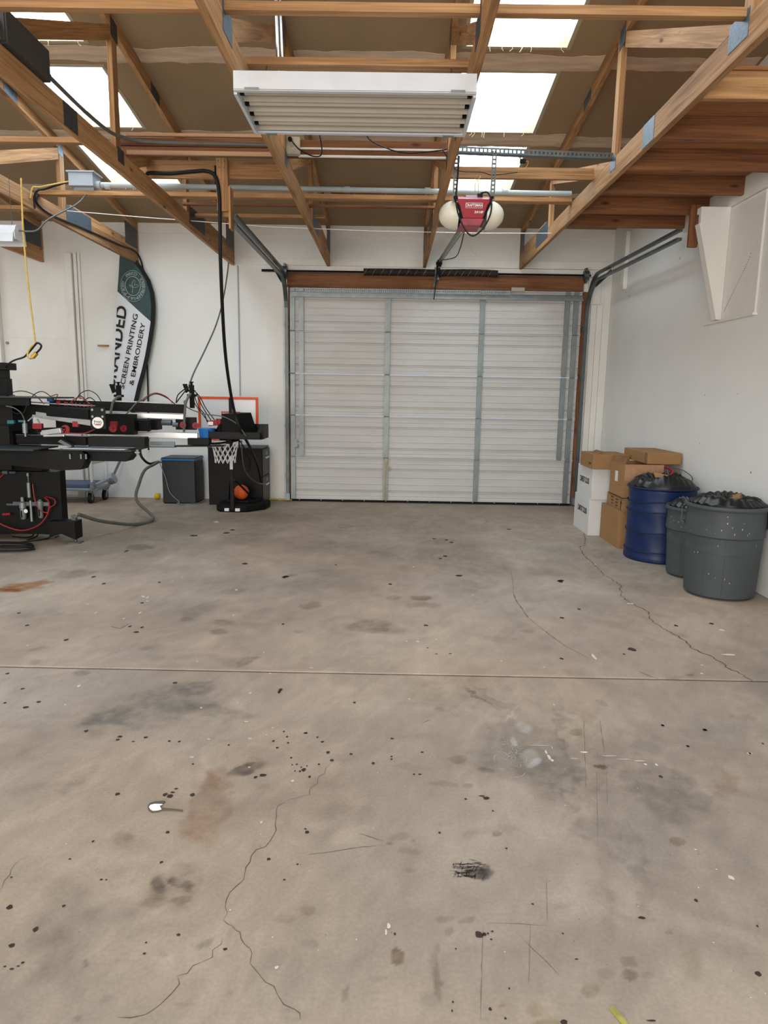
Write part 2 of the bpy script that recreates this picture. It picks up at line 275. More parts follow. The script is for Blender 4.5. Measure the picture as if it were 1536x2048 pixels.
# ------------------------------------------------------------------ floor
WALLY, RX, LX, BY = 9.22, 2.80, -7.5, -4.5
RNG = np.random.default_rng(3)
LAT = RNG.random((256, 256))
def vnoise(x, y):
    xi = np.floor(x).astype(int); yi = np.floor(y).astype(int); fx = x-xi; fy = y-yi; fx = fx*fx*(3-2*fx); fy = fy*fy*(3-2*fy)
    g = lambda i, j: LAT[i % 256, j % 256]
    return (g(xi, yi)*(1-fx)+g(xi+1, yi)*fx)*(1-fy)+(g(xi, yi+1)*(1-fx)+g(xi+1, yi+1)*fx)*fy
def fbm(x, y, s, o=4):
    r = 0; a = .5
    for k in range(o): r = r+a*vnoise(x*s+k*17.3, y*s+k*9.1); s *= 2.03; a *= .5
    return r
STAINS_AND_SHADE=[  # floor stains, plus weak broad shade around the press put into the colour
 (-1.068,2.966,0.235,0.174,-0.076,0.167,'u',0.5,0.9),(-1.21,2.86,0.112,0.056,-0.04,0.084,'u',0.45,0.9),(-0.919,3.177,0.086,0.056,-0.023,0.062,'d',0.45,0.35),
 (-0.852,2.975,0.102,-0.064,-0.007,0.057,'u',0.35,0.6),(-0.681,2.932,0.106,-0.026,-0.006,0.04,'d',0.35,0.7),(-2.33,6.324,0.691,0.058,-0.167,0.468,'d',0.3,1),  # the broad last entry paints in the shade around the press
 (-1.369,6.692,0.294,0.026,-0.057,0.284,'d',0.35,0.9),(-2.574,7.306,0.369,0.035,-0.077,0.224,'u',0.35,0.6),(0.639,6.052,0.405,-0.227,0.076,0.583,'d',0.35,1),
 (0.194,6.215,0.324,0.026,0.009,0.328,'u',0.28,1),(0.556,6.739,0.126,0.011,0.012,0.167,'d',0.4,0.7),(0.246,4.777,0.09,0.006,0.003,0.075,'b',0.75,0.25),
 (0.256,4.606,0.125,0.007,0.003,0.057,'b',0.45,0.4),(0.049,4.765,0.05,0.003,0.0,0.062,'b',0.4,0.4),(0.608,5.144,0.139,-0.087,0.027,0.168,'b',0.25,1),
 (-0.104,4.147,0.131,0.007,-0.003,0.123,'b',0.5,0.5),(-1.027,4.166,0.063,0.003,-0.014,0.058,'b',0.5,0.2),(-1.015,4.003,0.06,0.004,-0.013,0.053,'b',0.55,0.2),
 (-1.27,4.215,0.047,0.003,-0.014,0.049,'b',0.45,0.3),(-0.52,4.563,0.078,0.044,-0.012,0.079,'b',0.45,0.3),(-1.121,4.866,0.097,0.025,-0.018,0.077,'b',0.35,0.4),
 (-0.754,3.532,0.045,0.075,-0.017,0.044,'b',0.5,0.3),(-1.562,3.34,0.051,0.002,-0.017,0.038,'b',0.42,0.3),(-1.947,3.67,0.041,0.029,-0.021,0.037,'b',0.4,0.3),
 (-1.862,3.476,0.025,0.017,-0.019,0.033,'b',0.4,0.3),(-0.476,7.433,0.088,0.009,-0.009,0.144,'b',0.4,0.3),(-0.76,5.329,0.043,0.003,-0.007,0.046,'b',0.5,0.2),
 (-1.217,4.437,0.094,0.249,-0.032,0.077,'b',0.3,0.9),(-0.242,6.389,0.188,-0.132,-0.001,0.213,'b',0.25,1),(-0.784,6.566,0.29,0.025,-0.037,0.319,'b',0.28,1),
 (-2.3,6.24,0.136,0.012,-0.045,0.124,'d',0.5,0.4),(-2.471,5.238,0.13,0.106,-0.057,0.117,'b',0.45,0.7),(-1.34,3.721,0.051,0.033,-0.013,0.03,'b',0.3,0.5),
 (-0.535,4.021,0.031,0.002,-0.004,0.027,'b',0.4,0.3),(0.871,4.127,0.057,0.003,0.008,0.038,'b',0.35,0.3),(-2.662,4.889,0.145,0.114,-0.058,0.103,'o',0.85,0.6),
 (-2.724,4.799,0.088,0.006,-0.034,0.062,'o',0.7,0.6),(0.675,3.965,0.111,-0.042,0.013,0.069,'b',0.25,0.9),(0.03,4.084,0.093,0.006,0.001,0.091,'b',0.3,0.8),
 (0.579,2.667,0.219,0.009,0.049,0.259,'d',0.42,0.8),(0.616,2.458,0.135,-0.099,0.056,0.135,'d',0.35,0.9),(1.055,2.356,0.103,-0.148,0.098,0.141,'d',0.48,0.6),
 (1.055,2.728,0.109,-0.039,0.074,0.171,'d',0.28,1),(1.368,2.719,0.303,0.103,0.077,0.212,'d',0.22,1),(0.751,2.653,0.025,0.001,0.115,0.463,'d',0.35,0.8),
 (0.821,2.502,0.048,0.005,0.156,0.576,'b',0.22,0.6),(0.788,2.208,0.047,0.004,0.16,0.554,'d',0.2,0.7),(0.701,2.148,0.052,0.002,0.021,0.073,'d',0.3,0.8),
 (0.792,1.881,0.027,0.008,0.032,0.151,'d',0.3,0.7),(0.654,1.823,0.063,-0.049,0.017,0.027,'d',0.22,0.8),(0.682,1.754,0.095,-0.06,0.009,0.014,'d',0.22,0.8),
 (1.263,2.347,0.041,0.001,0.095,0.198,'r',0.3,0.8),(1.284,2.431,0.058,0.002,0.049,0.105,'r',0.22,0.9),(0.097,2.493,0.077,-0.01,0.001,0.018,'d',0.25,0.6),
 (-0.623,2.233,0.075,-0.034,-0.014,0.192,'r',0.6,0.5),(-0.607,2.077,0.076,0.002,-0.02,0.074,'r',0.45,0.6),(-0.618,2.395,0.037,0.054,-0.04,0.07,'r',0.5,0.6),
 (-0.528,2.46,0.054,0.045,-0.014,0.034,'k',0.65,0.7),(-0.498,2.507,0.047,0.002,-0.01,0.052,'y',0.4,0.9),(-0.448,2.342,0.026,0.001,-0.004,0.02,'o',0.3,0.8),
 (-0.611,1.795,0.078,0.029,-0.037,0.079,'b',0.42,0.7),(-0.603,1.893,0.049,0.001,-0.011,0.035,'b',0.35,0.8),(-0.656,1.815,0.025,0.001,-0.017,0.05,'k',0.5,0.8),
 (-0.591,1.827,0.041,-0.013,-0.002,0.019,'k',0.5,0.7),(-0.567,1.809,0.013,0.001,-0.007,0.027,'k',0.45,0.7),(-0.576,1.751,0.032,0.014,-0.008,0.015,'k',0.35,0.8),
 (-0.652,1.744,0.037,0.001,-0.008,0.023,'b',0.4,0.8),(-0.845,2.023,0.039,0.002,-0.018,0.048,'b',0.35,0.6),(-0.835,2.03,0.016,0.001,-0.01,0.026,'b',0.35,0.7),
 (-0.209,1.728,0.023,0.001,-0.003,0.021,'y',0.6,0.4),(-0.468,1.604,0.019,0.016,-0.006,0.009,'d',0.6,0.25),(-0.746,1.527,0.012,-0.01,0.003,0.007,'d',0.8,0.2),
 (-0.56,1.56,0.015,0.0,-0.004,0.011,'d',0.35,0.6),(-0.84,1.672,0.064,0.078,-0.084,0.092,'d',0.25,1),(-0.866,1.584,0.044,0.053,-0.081,0.085,'d',0.28,1),
 (-0.846,1.852,0.136,0.068,-0.037,0.062,'d',0.2,1),(-0.84,1.468,0.101,0.059,-0.055,0.068,'d',0.22,1),(-0.753,1.712,0.073,0.026,-0.021,0.037,'d',0.25,0.9),
 (-1.13,2.376,0.024,0.116,-0.028,0.03,'d',0.3,0.8),(-1.218,2.306,0.132,0.067,-0.027,0.044,'d',0.22,0.9),(-1.497,2.585,0.14,0.005,-0.085,0.157,'b',0.2,1),
 (-0.148,2.744,0.192,0.008,-0.01,0.175,'d',0.18,1),(-0.167,2.296,0.178,0.063,-0.022,0.125,'r',0.18,1),(-0.274,1.693,0.031,0.01,-0.005,0.014,'d',0.4,0.6),
 (-0.191,1.607,0.023,-0.009,0.003,0.016,'d',0.3,0.7),(-0.367,1.45,0.011,0.0,-0.002,0.009,'b',0.4,0.4),(-0.464,1.411,0.021,0.0,-0.002,0.007,'b',0.4,0.5),
 (-0.657,1.426,0.012,0.007,-0.007,0.009,'d',0.35,0.5),(-0.699,1.372,0.009,0.0,-0.004,0.007,'d',0.4,0.4),(-0.079,1.452,0.009,-0.001,0.002,0.025,'d',0.5,0.5),
 (-0.007,1.505,0.025,0.001,0.0,0.009,'d',0.4,0.5),(-0.198,1.394,0.035,0.001,-0.004,0.026,'d',0.25,0.9),(0.294,1.896,0.043,0.001,0.003,0.024,'k',0.8,0.15),
 (0.313,1.912,0.015,0.001,0.004,0.027,'k',0.6,0.3),(0.262,1.909,0.013,0.0,0.002,0.018,'k',0.6,0.3),(0.041,1.572,0.017,-0.005,0.006,0.026,'b',0.95,0.15),
 (0.239,1.699,0.027,0.004,0.001,0.011,'d',0.6,0.3),(0.174,1.711,0.034,0.001,0.001,0.013,'d',0.45,0.4),(0.183,1.661,0.015,0.011,-0.004,0.011,'d',0.5,0.3),
 (0.639,1.573,0.021,-0.008,0.01,0.017,'b',0.55,0.25),(0.627,1.531,0.02,-0.004,0.008,0.017,'b',0.55,0.25),(0.52,1.484,0.023,-0.004,0.009,0.02,'y',0.5,0.3),
 (0.373,1.426,0.024,-0.005,0.007,0.019,'y',0.4,0.4),(0.392,1.393,0.035,0.001,0.003,0.013,'y',0.5,0.5),(0.144,1.487,0.012,-0.002,0.011,0.061,'b',0.5,0.4),
 (0.141,1.571,0.01,0.0,0.003,0.048,'b',0.3,0.5),(0.971,2.069,0.024,-0.007,0.012,0.023,'b',0.5,0.25),(0.852,2.525,0.026,-0.006,0.007,0.018,'b',0.9,0.2),
 (0.838,2.807,0.031,0.001,0.011,0.041,'y',0.5,0.4),(0.299,2.567,0.041,0.001,0.003,0.031,'b',0.45,0.3),(0.403,2.485,0.032,-0.008,0.004,0.018,'b',0.5,0.3),
 (0.226,2.389,0.048,-0.006,0.002,0.017,'b',0.4,0.5),(0.314,2.377,0.02,0.0,0.002,0.017,'b',0.5,0.3),(0.38,2.086,0.015,0.0,0.003,0.016,'b',0.65,0.2),
 (0.354,2.096,0.104,0.031,0.001,0.032,'d',0.25,0.8),(0.084,1.985,0.034,-0.006,0.002,0.019,'d',0.35,0.5),(0.053,2.059,0.033,0.001,0.0,0.02,'d',0.3,0.7),
 (0.022,2.029,0.011,0.0,0.0,0.01,'b',0.6,0.3),(0.085,1.9,0.014,0.0,0.0,0.011,'d',0.4,0.4),(0.098,2.043,0.009,0.0,0.001,0.01,'d',0.4,0.4),
 (0.785,1.674,0.013,0.0,0.004,0.009,'d',0.35,0.5),(0.506,1.761,0.018,0.0,0.005,0.017,'d',0.22,0.6),(0.81,1.581,0.027,0.001,0.021,0.049,'y',0.2,0.9),
 (0.566,1.535,0.026,0.001,0.005,0.019,'d',0.25,0.6),(0.672,1.531,0.018,0.0,0.005,0.012,'d',0.25,0.6),(0.291,1.434,0.007,0.0,0.001,0.007,'r',0.7,0.3),
 (0.118,1.44,0.026,0.0,0.001,0.02,'u',0.3,0.8),(0.931,1.609,0.034,0.001,0.013,0.026,'d',0.18,0.9),(0.612,2.843,0.029,-0.034,0.018,0.042,'w',0.45,0.8),
 (0.594,2.588,0.04,0.001,0.013,0.063,'w',0.35,0.8),(0.552,2.718,0.014,0.001,0.007,0.038,'w',0.6,0.4),(0.596,2.549,0.039,0.031,-0.001,0.024,'w',0.5,0.6),
 (0.588,2.987,0.006,-0.002,0.022,0.091,'w',0.4,0.5),(0.512,3.143,0.102,-0.146,0.012,0.03,'b',0.35,0.6),(0.457,3.135,0.07,-0.098,0.007,0.02,'b',0.7,0.4),
 (0.301,3.219,0.174,0.008,0.014,0.176,'y',0.22,1),(1.033,3.112,0.024,-0.025,0.012,0.026,'d',0.35,0.4),(0.255,3.003,0.023,0.001,0.002,0.025,'d',0.35,0.4),
 (1.504,3.423,0.08,0.004,0.013,0.033,'b',0.4,0.6),(1.607,3.467,0.022,0.001,0.009,0.02,'k',0.5,0.4),(1.295,5.57,0.192,-0.056,0.032,0.132,'d',0.25,0.8),
 (2.016,6.159,0.139,-0.233,0.087,0.233,'d',0.3,0.9),(1.647,2.982,0.058,-0.018,0.014,0.026,'d',0.25,0.6),(-1.434,7.881,0.691,0.07,-0.058,0.324,'b',0.35,1),
]
DROPS=[
 (-0.958,2.272,0.011,0.011),(-0.787,2.274,0.011,0.0125),(-0.767,2.266,0.014,0.0155),(-0.765,2.29,0.011,0.0065),(-0.759,2.313,0.009,0.006),
 (-0.689,2.277,0.011,0.0125),(-0.371,2.546,0.006,0.0075),(-0.342,2.498,0.005,0.0075),(-0.31,2.459,0.011,0.0145),(-0.323,2.448,0.006,0.007),
 (-0.282,2.411,0.007,0.01),(-0.256,2.502,0.006,0.0075),(-0.228,2.593,0.01,0.012),(-0.208,2.534,0.01,0.0115),(-0.135,2.585,0.008,0.0095),
 (-0.043,2.517,0.008,0.0115),(-0.439,2.623,0.008,0.008),(-0.401,2.665,0.006,0.0085),(-0.336,2.752,0.009,0.0085),(-0.284,2.717,0.006,0.0085),
 (-0.259,2.679,0.01,0.0085),(-0.464,2.677,0.007,0.0085),(-0.413,2.716,0.006,0.0085),(-0.433,2.761,0.006,0.009),(-0.641,2.637,0.006,0.008),
 (-0.746,2.485,0.006,0.007),(-0.71,2.06,0.008,0.0105),(-0.933,2.005,0.005,0.0075),(-1.111,2.689,0.013,0.0125),(-1.11,2.662,0.01,0.0105),
 (-1.002,2.687,0.011,0.0105),(-0.852,2.658,0.008,0.0085),(-0.894,2.66,0.008,0.008),(-1.041,2.65,0.008,0.006),(-0.252,2.076,0.009,0.0105),
 (-0.259,2.093,0.005,0.0055),(-0.355,1.938,0.007,0.0085),(-0.542,1.627,0.007,0.005),(-0.407,1.582,0.007,0.005),(-1.043,1.713,0.011,0.011),
 (-0.93,1.635,0.009,0.0105),(-0.964,1.579,0.01,0.008),(-0.924,1.505,0.007,0.0045),(-0.907,1.525,0.005,0.005),(-0.913,1.514,0.005,0.003),
 (-0.945,1.512,0.005,0.003),(-0.461,2.415,0.017,0.014),(-0.485,2.4,0.009,0.01),(-0.682,1.913,0.007,0.007),(-0.819,1.831,0.004,0.004),
 (-0.834,1.831,0.006,0.0045),(-0.968,1.919,0.006,0.0045),(-1.103,1.833,0.005,0.004),(-0.619,1.598,0.004,0.0035),(-0.611,1.562,0.005,0.0045),
 (-0.895,1.722,0.006,0.006),(-0.292,1.847,0.005,0.0045),(-0.262,1.917,0.005,0.0045),(-0.36,2.494,0.003,0.007),(-0.343,2.449,0.004,0.007),
 (-0.322,2.477,0.004,0.007),(-0.301,2.487,0.004,0.007),(0.031,2.719,0.009,0.0085),(0.029,2.571,0.006,0.0075),(0.029,2.55,0.006,0.0075),
 (0.154,2.61,0.008,0.008),(0.115,2.443,0.006,0.007),(0.137,2.444,0.008,0.007),(0.371,2.294,0.014,0.0125),(0.358,2.307,0.014,0.0045),
 (0.296,2.286,0.006,0.0065),(0.384,2.217,0.005,0.006),(0.188,2.088,0.005,0.008),(1.066,2.463,0.01,0.011),(1.412,2.853,0.009,0.012),
 (1.237,2.885,0.009,0.0095),(0.433,1.769,0.005,0.004),(0.913,1.798,0.007,0.0075),(0.959,1.541,0.01,0.0095),(0.73,1.725,0.013,0.006),
 (0.264,1.65,0.014,0.016),(0.279,1.652,0.007,0.007),(0.289,1.655,0.004,0.0035),(0.302,1.663,0.005,0.0035),(0.295,1.635,0.004,0.0035),
 (0.429,1.39,0.011,0.008),(0.262,1.421,0.005,0.0055),(0.175,1.438,0.003,0.004),(0.507,1.575,0.006,0.0025),(0.398,2.014,0.005,0.005),
 (1.041,1.703,0.004,0.0055),(0.037,1.646,0.004,0.0055),(0.317,1.48,0.003,0.0045),(0.294,1.397,0.004,0.004),(0.171,1.414,0.003,0.004),
 (0.636,1.4,0.015,0.0025),(1.272,2.701,0.007,0.0085),(1.604,2.739,0.006,0.0085),(0.197,1.6,0.003,0.0035),(0.493,1.661,0.004,0.003),
 (-1.639,2.941,0.016,0.015),(-2.125,4.993,0.018,0.027),(-1.728,5.055,0.014,0.021),(-2.206,4.041,0.015,0.018),(-2.379,4.271,0.012,0.02),
 (-2.359,6.06,0.017,0.0585),(-0.808,5.279,0.019,0.06),(-0.514,3.182,0.012,0.023),(-0.516,3.159,0.01,0.0225),(-1.271,2.731,0.011,0.013),
 (-1.757,3.136,0.012,0.011),(-1.927,3.313,0.013,0.0125),(-1.675,4.537,0.016,0.017),(-1.757,2.982,0.009,0.01),(-1.609,2.999,0.014,0.0105),
 (-0.145,3.056,0.009,0.0105),(-1.579,4.058,0.012,0.018),(-1.5,4.044,0.012,0.018),(-1.504,3.958,0.024,0.0175),(-0.44,5.695,0.016,0.017),
 (-1.954,6.787,0.049,0.0485),(-1.666,6.953,0.04,0.051),(-1.638,7.114,0.031,0.0395),(-1.208,5.681,0.033,0.0345),(-2.278,5.176,0.019,0.029),
 (-1.049,3.24,0.015,0.012),(-1.856,3.806,0.017,0.0205),(-0.341,2.751,0.008,0.0085),(-0.651,4.153,0.012,0.0145),(1.364,5.296,0.02,0.06),
 (1.154,4.382,0.02,0.0205),(0.247,4.181,0.019,0.019),(0.976,3.662,0.014,0.015),(1.319,7.429,0.033,0.0285),(1.272,2.705,0.009,0.008),
 (1.424,3.827,0.029,0.0325),(1.408,2.851,0.011,0.014),(1.238,2.888,0.009,0.0095),(0.022,5.125,0.019,0.028),(0.577,5.415,0.036,0.0315),
 (1.857,4.268,0.017,0.02),(1.352,3.749,0.009,0.012),(0.518,6.091,0.027,0.039),(0.466,5.991,0.022,0.0285),(0.626,6.686,0.025,0.0355),
 (0.586,6.802,0.025,0.0365),(0.464,6.852,0.025,0.037),(1.319,4.58,0.014,0.0225),(2.109,4.322,0.02,0.0205),(0.283,3.698,0.009,0.0075),
 (0.361,3.706,0.011,0.0075),(0.239,3.789,0.008,0.008),
]
FLECKS=[
 (-0.764,2.535,0.012,0.0075),(-0.565,2.694,0.012,0.0085),(-0.342,2.38,0.009,0.01),(-0.263,1.527,0.007,0.007),(-0.425,1.72,0.004,0.0055),
 (-0.412,2.124,0.006,0.0085),(-0.523,2.469,0.006,0.0075),(-0.736,2.683,0.008,0.0085),(-0.503,2.729,0.006,0.0065),(-0.487,2.792,0.006,0.0065),
 (-1.012,1.99,0.003,0.005),(-0.29,1.626,0.003,0.0035),(-0.066,1.623,0.003,0.0035),(0.662,2.63,0.006,0.02),(0.665,2.59,0.008,0.0315),
 (0.672,2.567,0.008,0.0155),(0.819,2.636,0.024,0.008),(0.913,2.61,0.045,0.004),(0.966,2.586,0.041,0.0035),(1.022,2.575,0.029,0.006),
 (1.039,2.551,0.008,0.0115),(1.082,2.549,0.008,0.0115),(0.764,2.584,0.021,0.0035),(1.011,2.028,0.006,0.005),(1.063,1.898,0.012,0.0135),
 (1.035,1.934,0.003,0.005),(1.502,2.653,0.012,0.0125),(0.013,1.652,0.004,0.016),(0.02,1.674,0.007,0.0165),(0.943,1.851,0.003,0.004),
 (0.903,1.469,0.003,0.0025),(0.945,1.482,0.003,0.0025),(0.891,1.64,0.004,0.002),(0.644,2.684,0.064,0.003),(0.695,2.668,0.002,0.0165),
 (-1.612,4.322,0.01,0.0305),(-1.683,4.666,0.011,0.0355),(-1.713,4.677,0.011,0.0235),(-1.652,4.579,0.007,0.017),(-2.707,6.002,0.026,0.019),
 (-1.672,4.201,0.009,0.0145),(-1.503,3.18,0.01,0.0175),(-1.475,2.974,0.007,0.01),(-0.654,3.138,0.009,0.014),(-0.691,3.029,0.005,0.0105),
 (-0.612,2.845,0.013,0.0095),(-0.845,2.97,0.007,0.0105),(-1.917,7.548,0.038,0.0595),(-1.108,4.893,0.014,0.026),(-1.014,3.519,0.006,0.0135),
 (-0.684,3.671,0.005,0.015),(-2.028,3.704,0.008,0.0115),(-2.027,4.487,0.01,0.011),(-1.895,4.305,0.007,0.0205),(-2.621,5.707,0.009,0.0175),
 (-0.395,3.463,0.011,0.01),(-0.599,3.377,0.01,0.01),(-0.998,4.307,0.006,0.02),(-1.641,5.097,0.008,0.014),(-1.602,5.209,0.004,0.029),
 (-1.728,4.694,0.018,0.012),(1.167,3.698,0.014,0.0535),(1.956,3.769,0.053,0.0155),(2.115,4.197,0.026,0.029),(1.507,2.653,0.01,0.012),
 (1.675,3.487,0.011,0.014),(1.81,5.881,0.013,0.0365),(0.185,3.887,0.012,0.0165),(0.294,3.931,0.009,0.013),(0.625,4.877,0.011,0.013),
 (0.634,3.609,0.008,0.0075),(0.85,3.531,0.006,0.007),(1.722,4.732,0.036,0.018),(1.729,3.603,0.009,0.0105),(1.537,3.99,0.006,0.009),
 (0.119,3.892,0.009,0.0085),(0.798,3.074,0.007,0.008),(0.115,3.106,0.008,0.008),(0.218,5.675,0.013,0.017),
]
CRACKS=[
  (0.006,'crack',[(2.374,8.815),(2.336,8.262),(2.147,7.464),(1.944,6.682),(1.850,6.562),(1.811,6.242),(1.791,5.818),(1.777,5.524),(1.813,5.225),(1.721,4.916),(1.746,4.675),(1.783,4.536),(1.729,4.325),(1.763,4.182),(1.805,3.983),(1.782,3.878),(1.851,3.725),(1.858,3.564),(1.897,3.481),(1.900,3.385)]),
  (0.0035,'crack',[(-0.350,2.243),(-0.373,2.219),(-0.366,2.154),(-0.355,2.085),(-0.366,2.026),(-0.402,1.982),(-0.410,1.922),(-0.416,1.876),(-0.413,1.844),(-0.442,1.790),(-0.442,1.731),(-0.436,1.684)]),
  (0.0025,'crack',[(-0.436,1.684),(-0.405,1.662),(-0.380,1.641),(-0.358,1.598),(-0.334,1.570),(-0.333,1.538),(-0.284,1.483),(-0.248,1.448),(-0.200,1.408),(-0.185,1.382)]),
  (0.0025,'crack',[(-0.423,1.622),(-0.433,1.555),(-0.476,1.527),(-0.505,1.495),(-0.502,1.448),(-0.521,1.413),(-0.547,1.385),(-0.608,1.377)]),
  (0.002,'crack',[(-0.351,2.250),(-0.267,2.292),(-0.250,2.392),(-0.228,2.463),(-0.204,2.519)]),
  (0.003,'scuff',[(-0.241,1.963),(-0.167,1.979),(-0.105,1.997),(-0.017,2.016)]),
  (0.002,'crack',[(-1.102,1.770),(-1.113,1.844),(-1.119,1.911),(-1.108,1.935)]),
  (0.012,'scuff',[(0.929,4.929),(0.919,4.741),(0.926,4.540),(0.930,4.369)]),
  (0.005,'scuff',[(1.033,5.634),(0.979,5.241),(0.931,4.929)]),
  (0.009,'scuff',[(0.983,4.119),(1.019,3.962),(1.056,3.844)]),
  (0.004,'scuff',[(0.930,4.369),(0.983,4.119)]),
  (0.004,'scuff',[(1.056,3.844),(1.106,3.733),(1.135,3.659)]),
  (0.01,'scuff',[(1.351,3.498),(1.382,3.446),(1.417,3.400)]),
  (0.004,'scuff',[(0.162,2.866),(0.209,2.901)]),
  (0.003,'scuff',[(0.278,1.677),(0.269,1.616),(0.251,1.497),(0.236,1.392)]),
  (0.002,'scuff',[(0.290,1.694),(0.380,1.694),(0.455,1.689)]),
  (0.002,'scuff',[(0.495,1.871),(0.476,1.777),(0.461,1.701)]),
  (0.002,'scuff',[(0.410,1.690),(0.386,1.578),(0.367,1.493)]),
  (0.002,'scuff',[(0.373,1.653),(0.413,1.587),(0.450,1.525)]),
  (0.003,'scuff',[(0.898,2.926),(0.811,2.596),(0.750,2.361)]),
  (0.003,'scuff',[(0.969,2.929),(0.928,2.744),(0.894,2.599)]),
  (0.002,'scuff',[(0.831,2.502),(0.759,2.251),(0.708,2.068)]),
  (0.002,'scuff',[(0.870,2.504),(0.800,2.268)]),
  (0.012,'scuff',[(-1.605,4.108),(-1.624,4.014),(-1.701,4.056)]),
  (0.004,'scuff',[(-0.076,2.075),(0.003,2.038)]),
]
TINT = {'d': (.46, .47, .48), 'b': (.48, .42, .36), 'r': (.72, .59, .51), 'u': (.40, .45, .50), 'k': (.16, .15, .15), 'o': (.72, .42, .2), 'y': (.58, .53, .36)}
def floor_colour(x, y):
    base = np.array([.348, .284, .221])
    n1 = fbm(x, y, .55); n2 = fbm(x+31, y+7, 2.4); n3 = fbm(x+5, y+51, 9, 3); n4 = fbm(x*1+77, y*.35, 3.2)
    c = np.ones(x.shape+(3,))*base
    c *= (1+.42*(n1-.47)+.40*(n2-.47)+.16*(n3-.44)+.26*(n4-.47))[..., None]
    n5 = fbm(x+3*fbm(x, y, 1.3), y+2*fbm(x+8, y+2, 1.7), 5.5, 6); n6 = fbm(x*.5+y*.9+13, (y*.5-x*.9)*7, 5, 4); n7 = fbm(x*9, y*1.3+5, 3, 4)
    c *= (1+.34*(n5-.47)+.16*(n6-.46)+.14*(n7-.46))[..., None]
    grey = np.clip((fbm(x+17, y+71, .75)-.40)*3.2, 0, 1)[..., None]; c = c*(1-grey*.38)+(c.mean(-1, keepdims=True)*np.array([1.06, 1.0, .9]))*grey*.38
    warm = np.clip((fbm(x+91, y+13, .9)-.42)*3, 0, 1)[..., None]; c = c*(1-warm)+c*np.array([1.05, .985, .95])*warm
    wx = (fbm(x, y, 13, 5)-.47); wy = (fbm(x+40, y+40, 13, 5)-.47); gr = fbm(x+9, y+3, 30, 4)
    for (cx, cy, ux, uy, vx, vy, t, s, e) in STAINS_AND_SHADE:
        det = ux*vy-uy*vx; R = 1.7*max(math.hypot(ux, uy), math.hypot(vx, vy))
        m = (np.abs(x-cx) < R) & (np.abs(y-cy) < R)
        if not m.any(): continue
        dx = x[m]-cx+wx[m]*1.1*min(.2, R*.5); dy = y[m]-cy+wy[m]*1.1*min(.2, R*.5); a = (dx*vy-dy*vx)/det; b = (ux*dy-uy*dx)/det
        r = np.sqrt(a*a+b*b); e_ = e*.75; k = np.clip((1+e_*.45-r)/(e_*.9+.05), 0, 1); k = k*k*(3-2*k)*s*(.45+1.45*(gr[m]-.12))
        k = np.clip(k, 0, 1)[:, None]
        if t == 'w': k = k*.55; c[m] = c[m]*(1-k)+np.array([.62, .62, .62])*k
        else: c[m] = c[m]*(1-k+k*np.array(TINT[t]))
    return np.clip(c, 0, 1)
def floor_mat():
    m = bpy.data.materials.new('stained_concrete'); m.use_nodes = True; nt = m.node_tree; N = nt.nodes; L = nt.links; b = N['Principled BSDF']
    b.inputs['Roughness'].default_value = .58; b.inputs['Specular IOR Level'].default_value = .32
    at = N.new('ShaderNodeAttribute'); at.attribute_name = 'Col'; tc = N.new('ShaderNodeTexCoord')
    no = N.new('ShaderNodeTexNoise'); no.inputs['Scale'].default_value = 90; no.inputs['Detail'].default_value = 8; L.new(tc.outputs['Object'], no.inputs['Vector'])
    rp = N.new('ShaderNodeValToRGB'); rp.color_ramp.elements[0].position = .3; rp.color_ramp.elements[0].color = (.90, .90, .90, 1); rp.color_ramp.elements[1].position = .68; rp.color_ramp.elements[1].color = (1.05, 1.05, 1.05, 1)
    L.new(no.outputs[0], rp.inputs[0]); mm = N.new('ShaderNodeMix'); mm.data_type = 'RGBA'; mm.blend_type = 'MULTIPLY'; mm.inputs[0].default_value = 1
    L.new(at.outputs['Color'], mm.inputs[6]); L.new(rp.outputs[0], mm.inputs[7]); L.new(mm.outputs[2], b.inputs['Base Color'])
    n2 = N.new('ShaderNodeTexNoise'); n2.inputs['Scale'].default_value = 4; n2.inputs['Detail'].default_value = 4; L.new(tc.outputs['Object'], n2.inputs['Vector'])
    mr = N.new('ShaderNodeMapRange'); mr.inputs[3].default_value = .46; mr.inputs[4].default_value = .72; L.new(n2.outputs[0], mr.inputs[0]); L.new(mr.outputs[0], b.inputs['Roughness'])
    bp = N.new('ShaderNodeBump'); bp.inputs['Strength'].default_value = .025; bp.inputs['Distance'].default_value = .002; L.new(no.outputs[0], bp.inputs['Height']); L.new(bp.outputs[0], b.inputs['Normal'])
    return m
M_['floor'] = floor_mat()
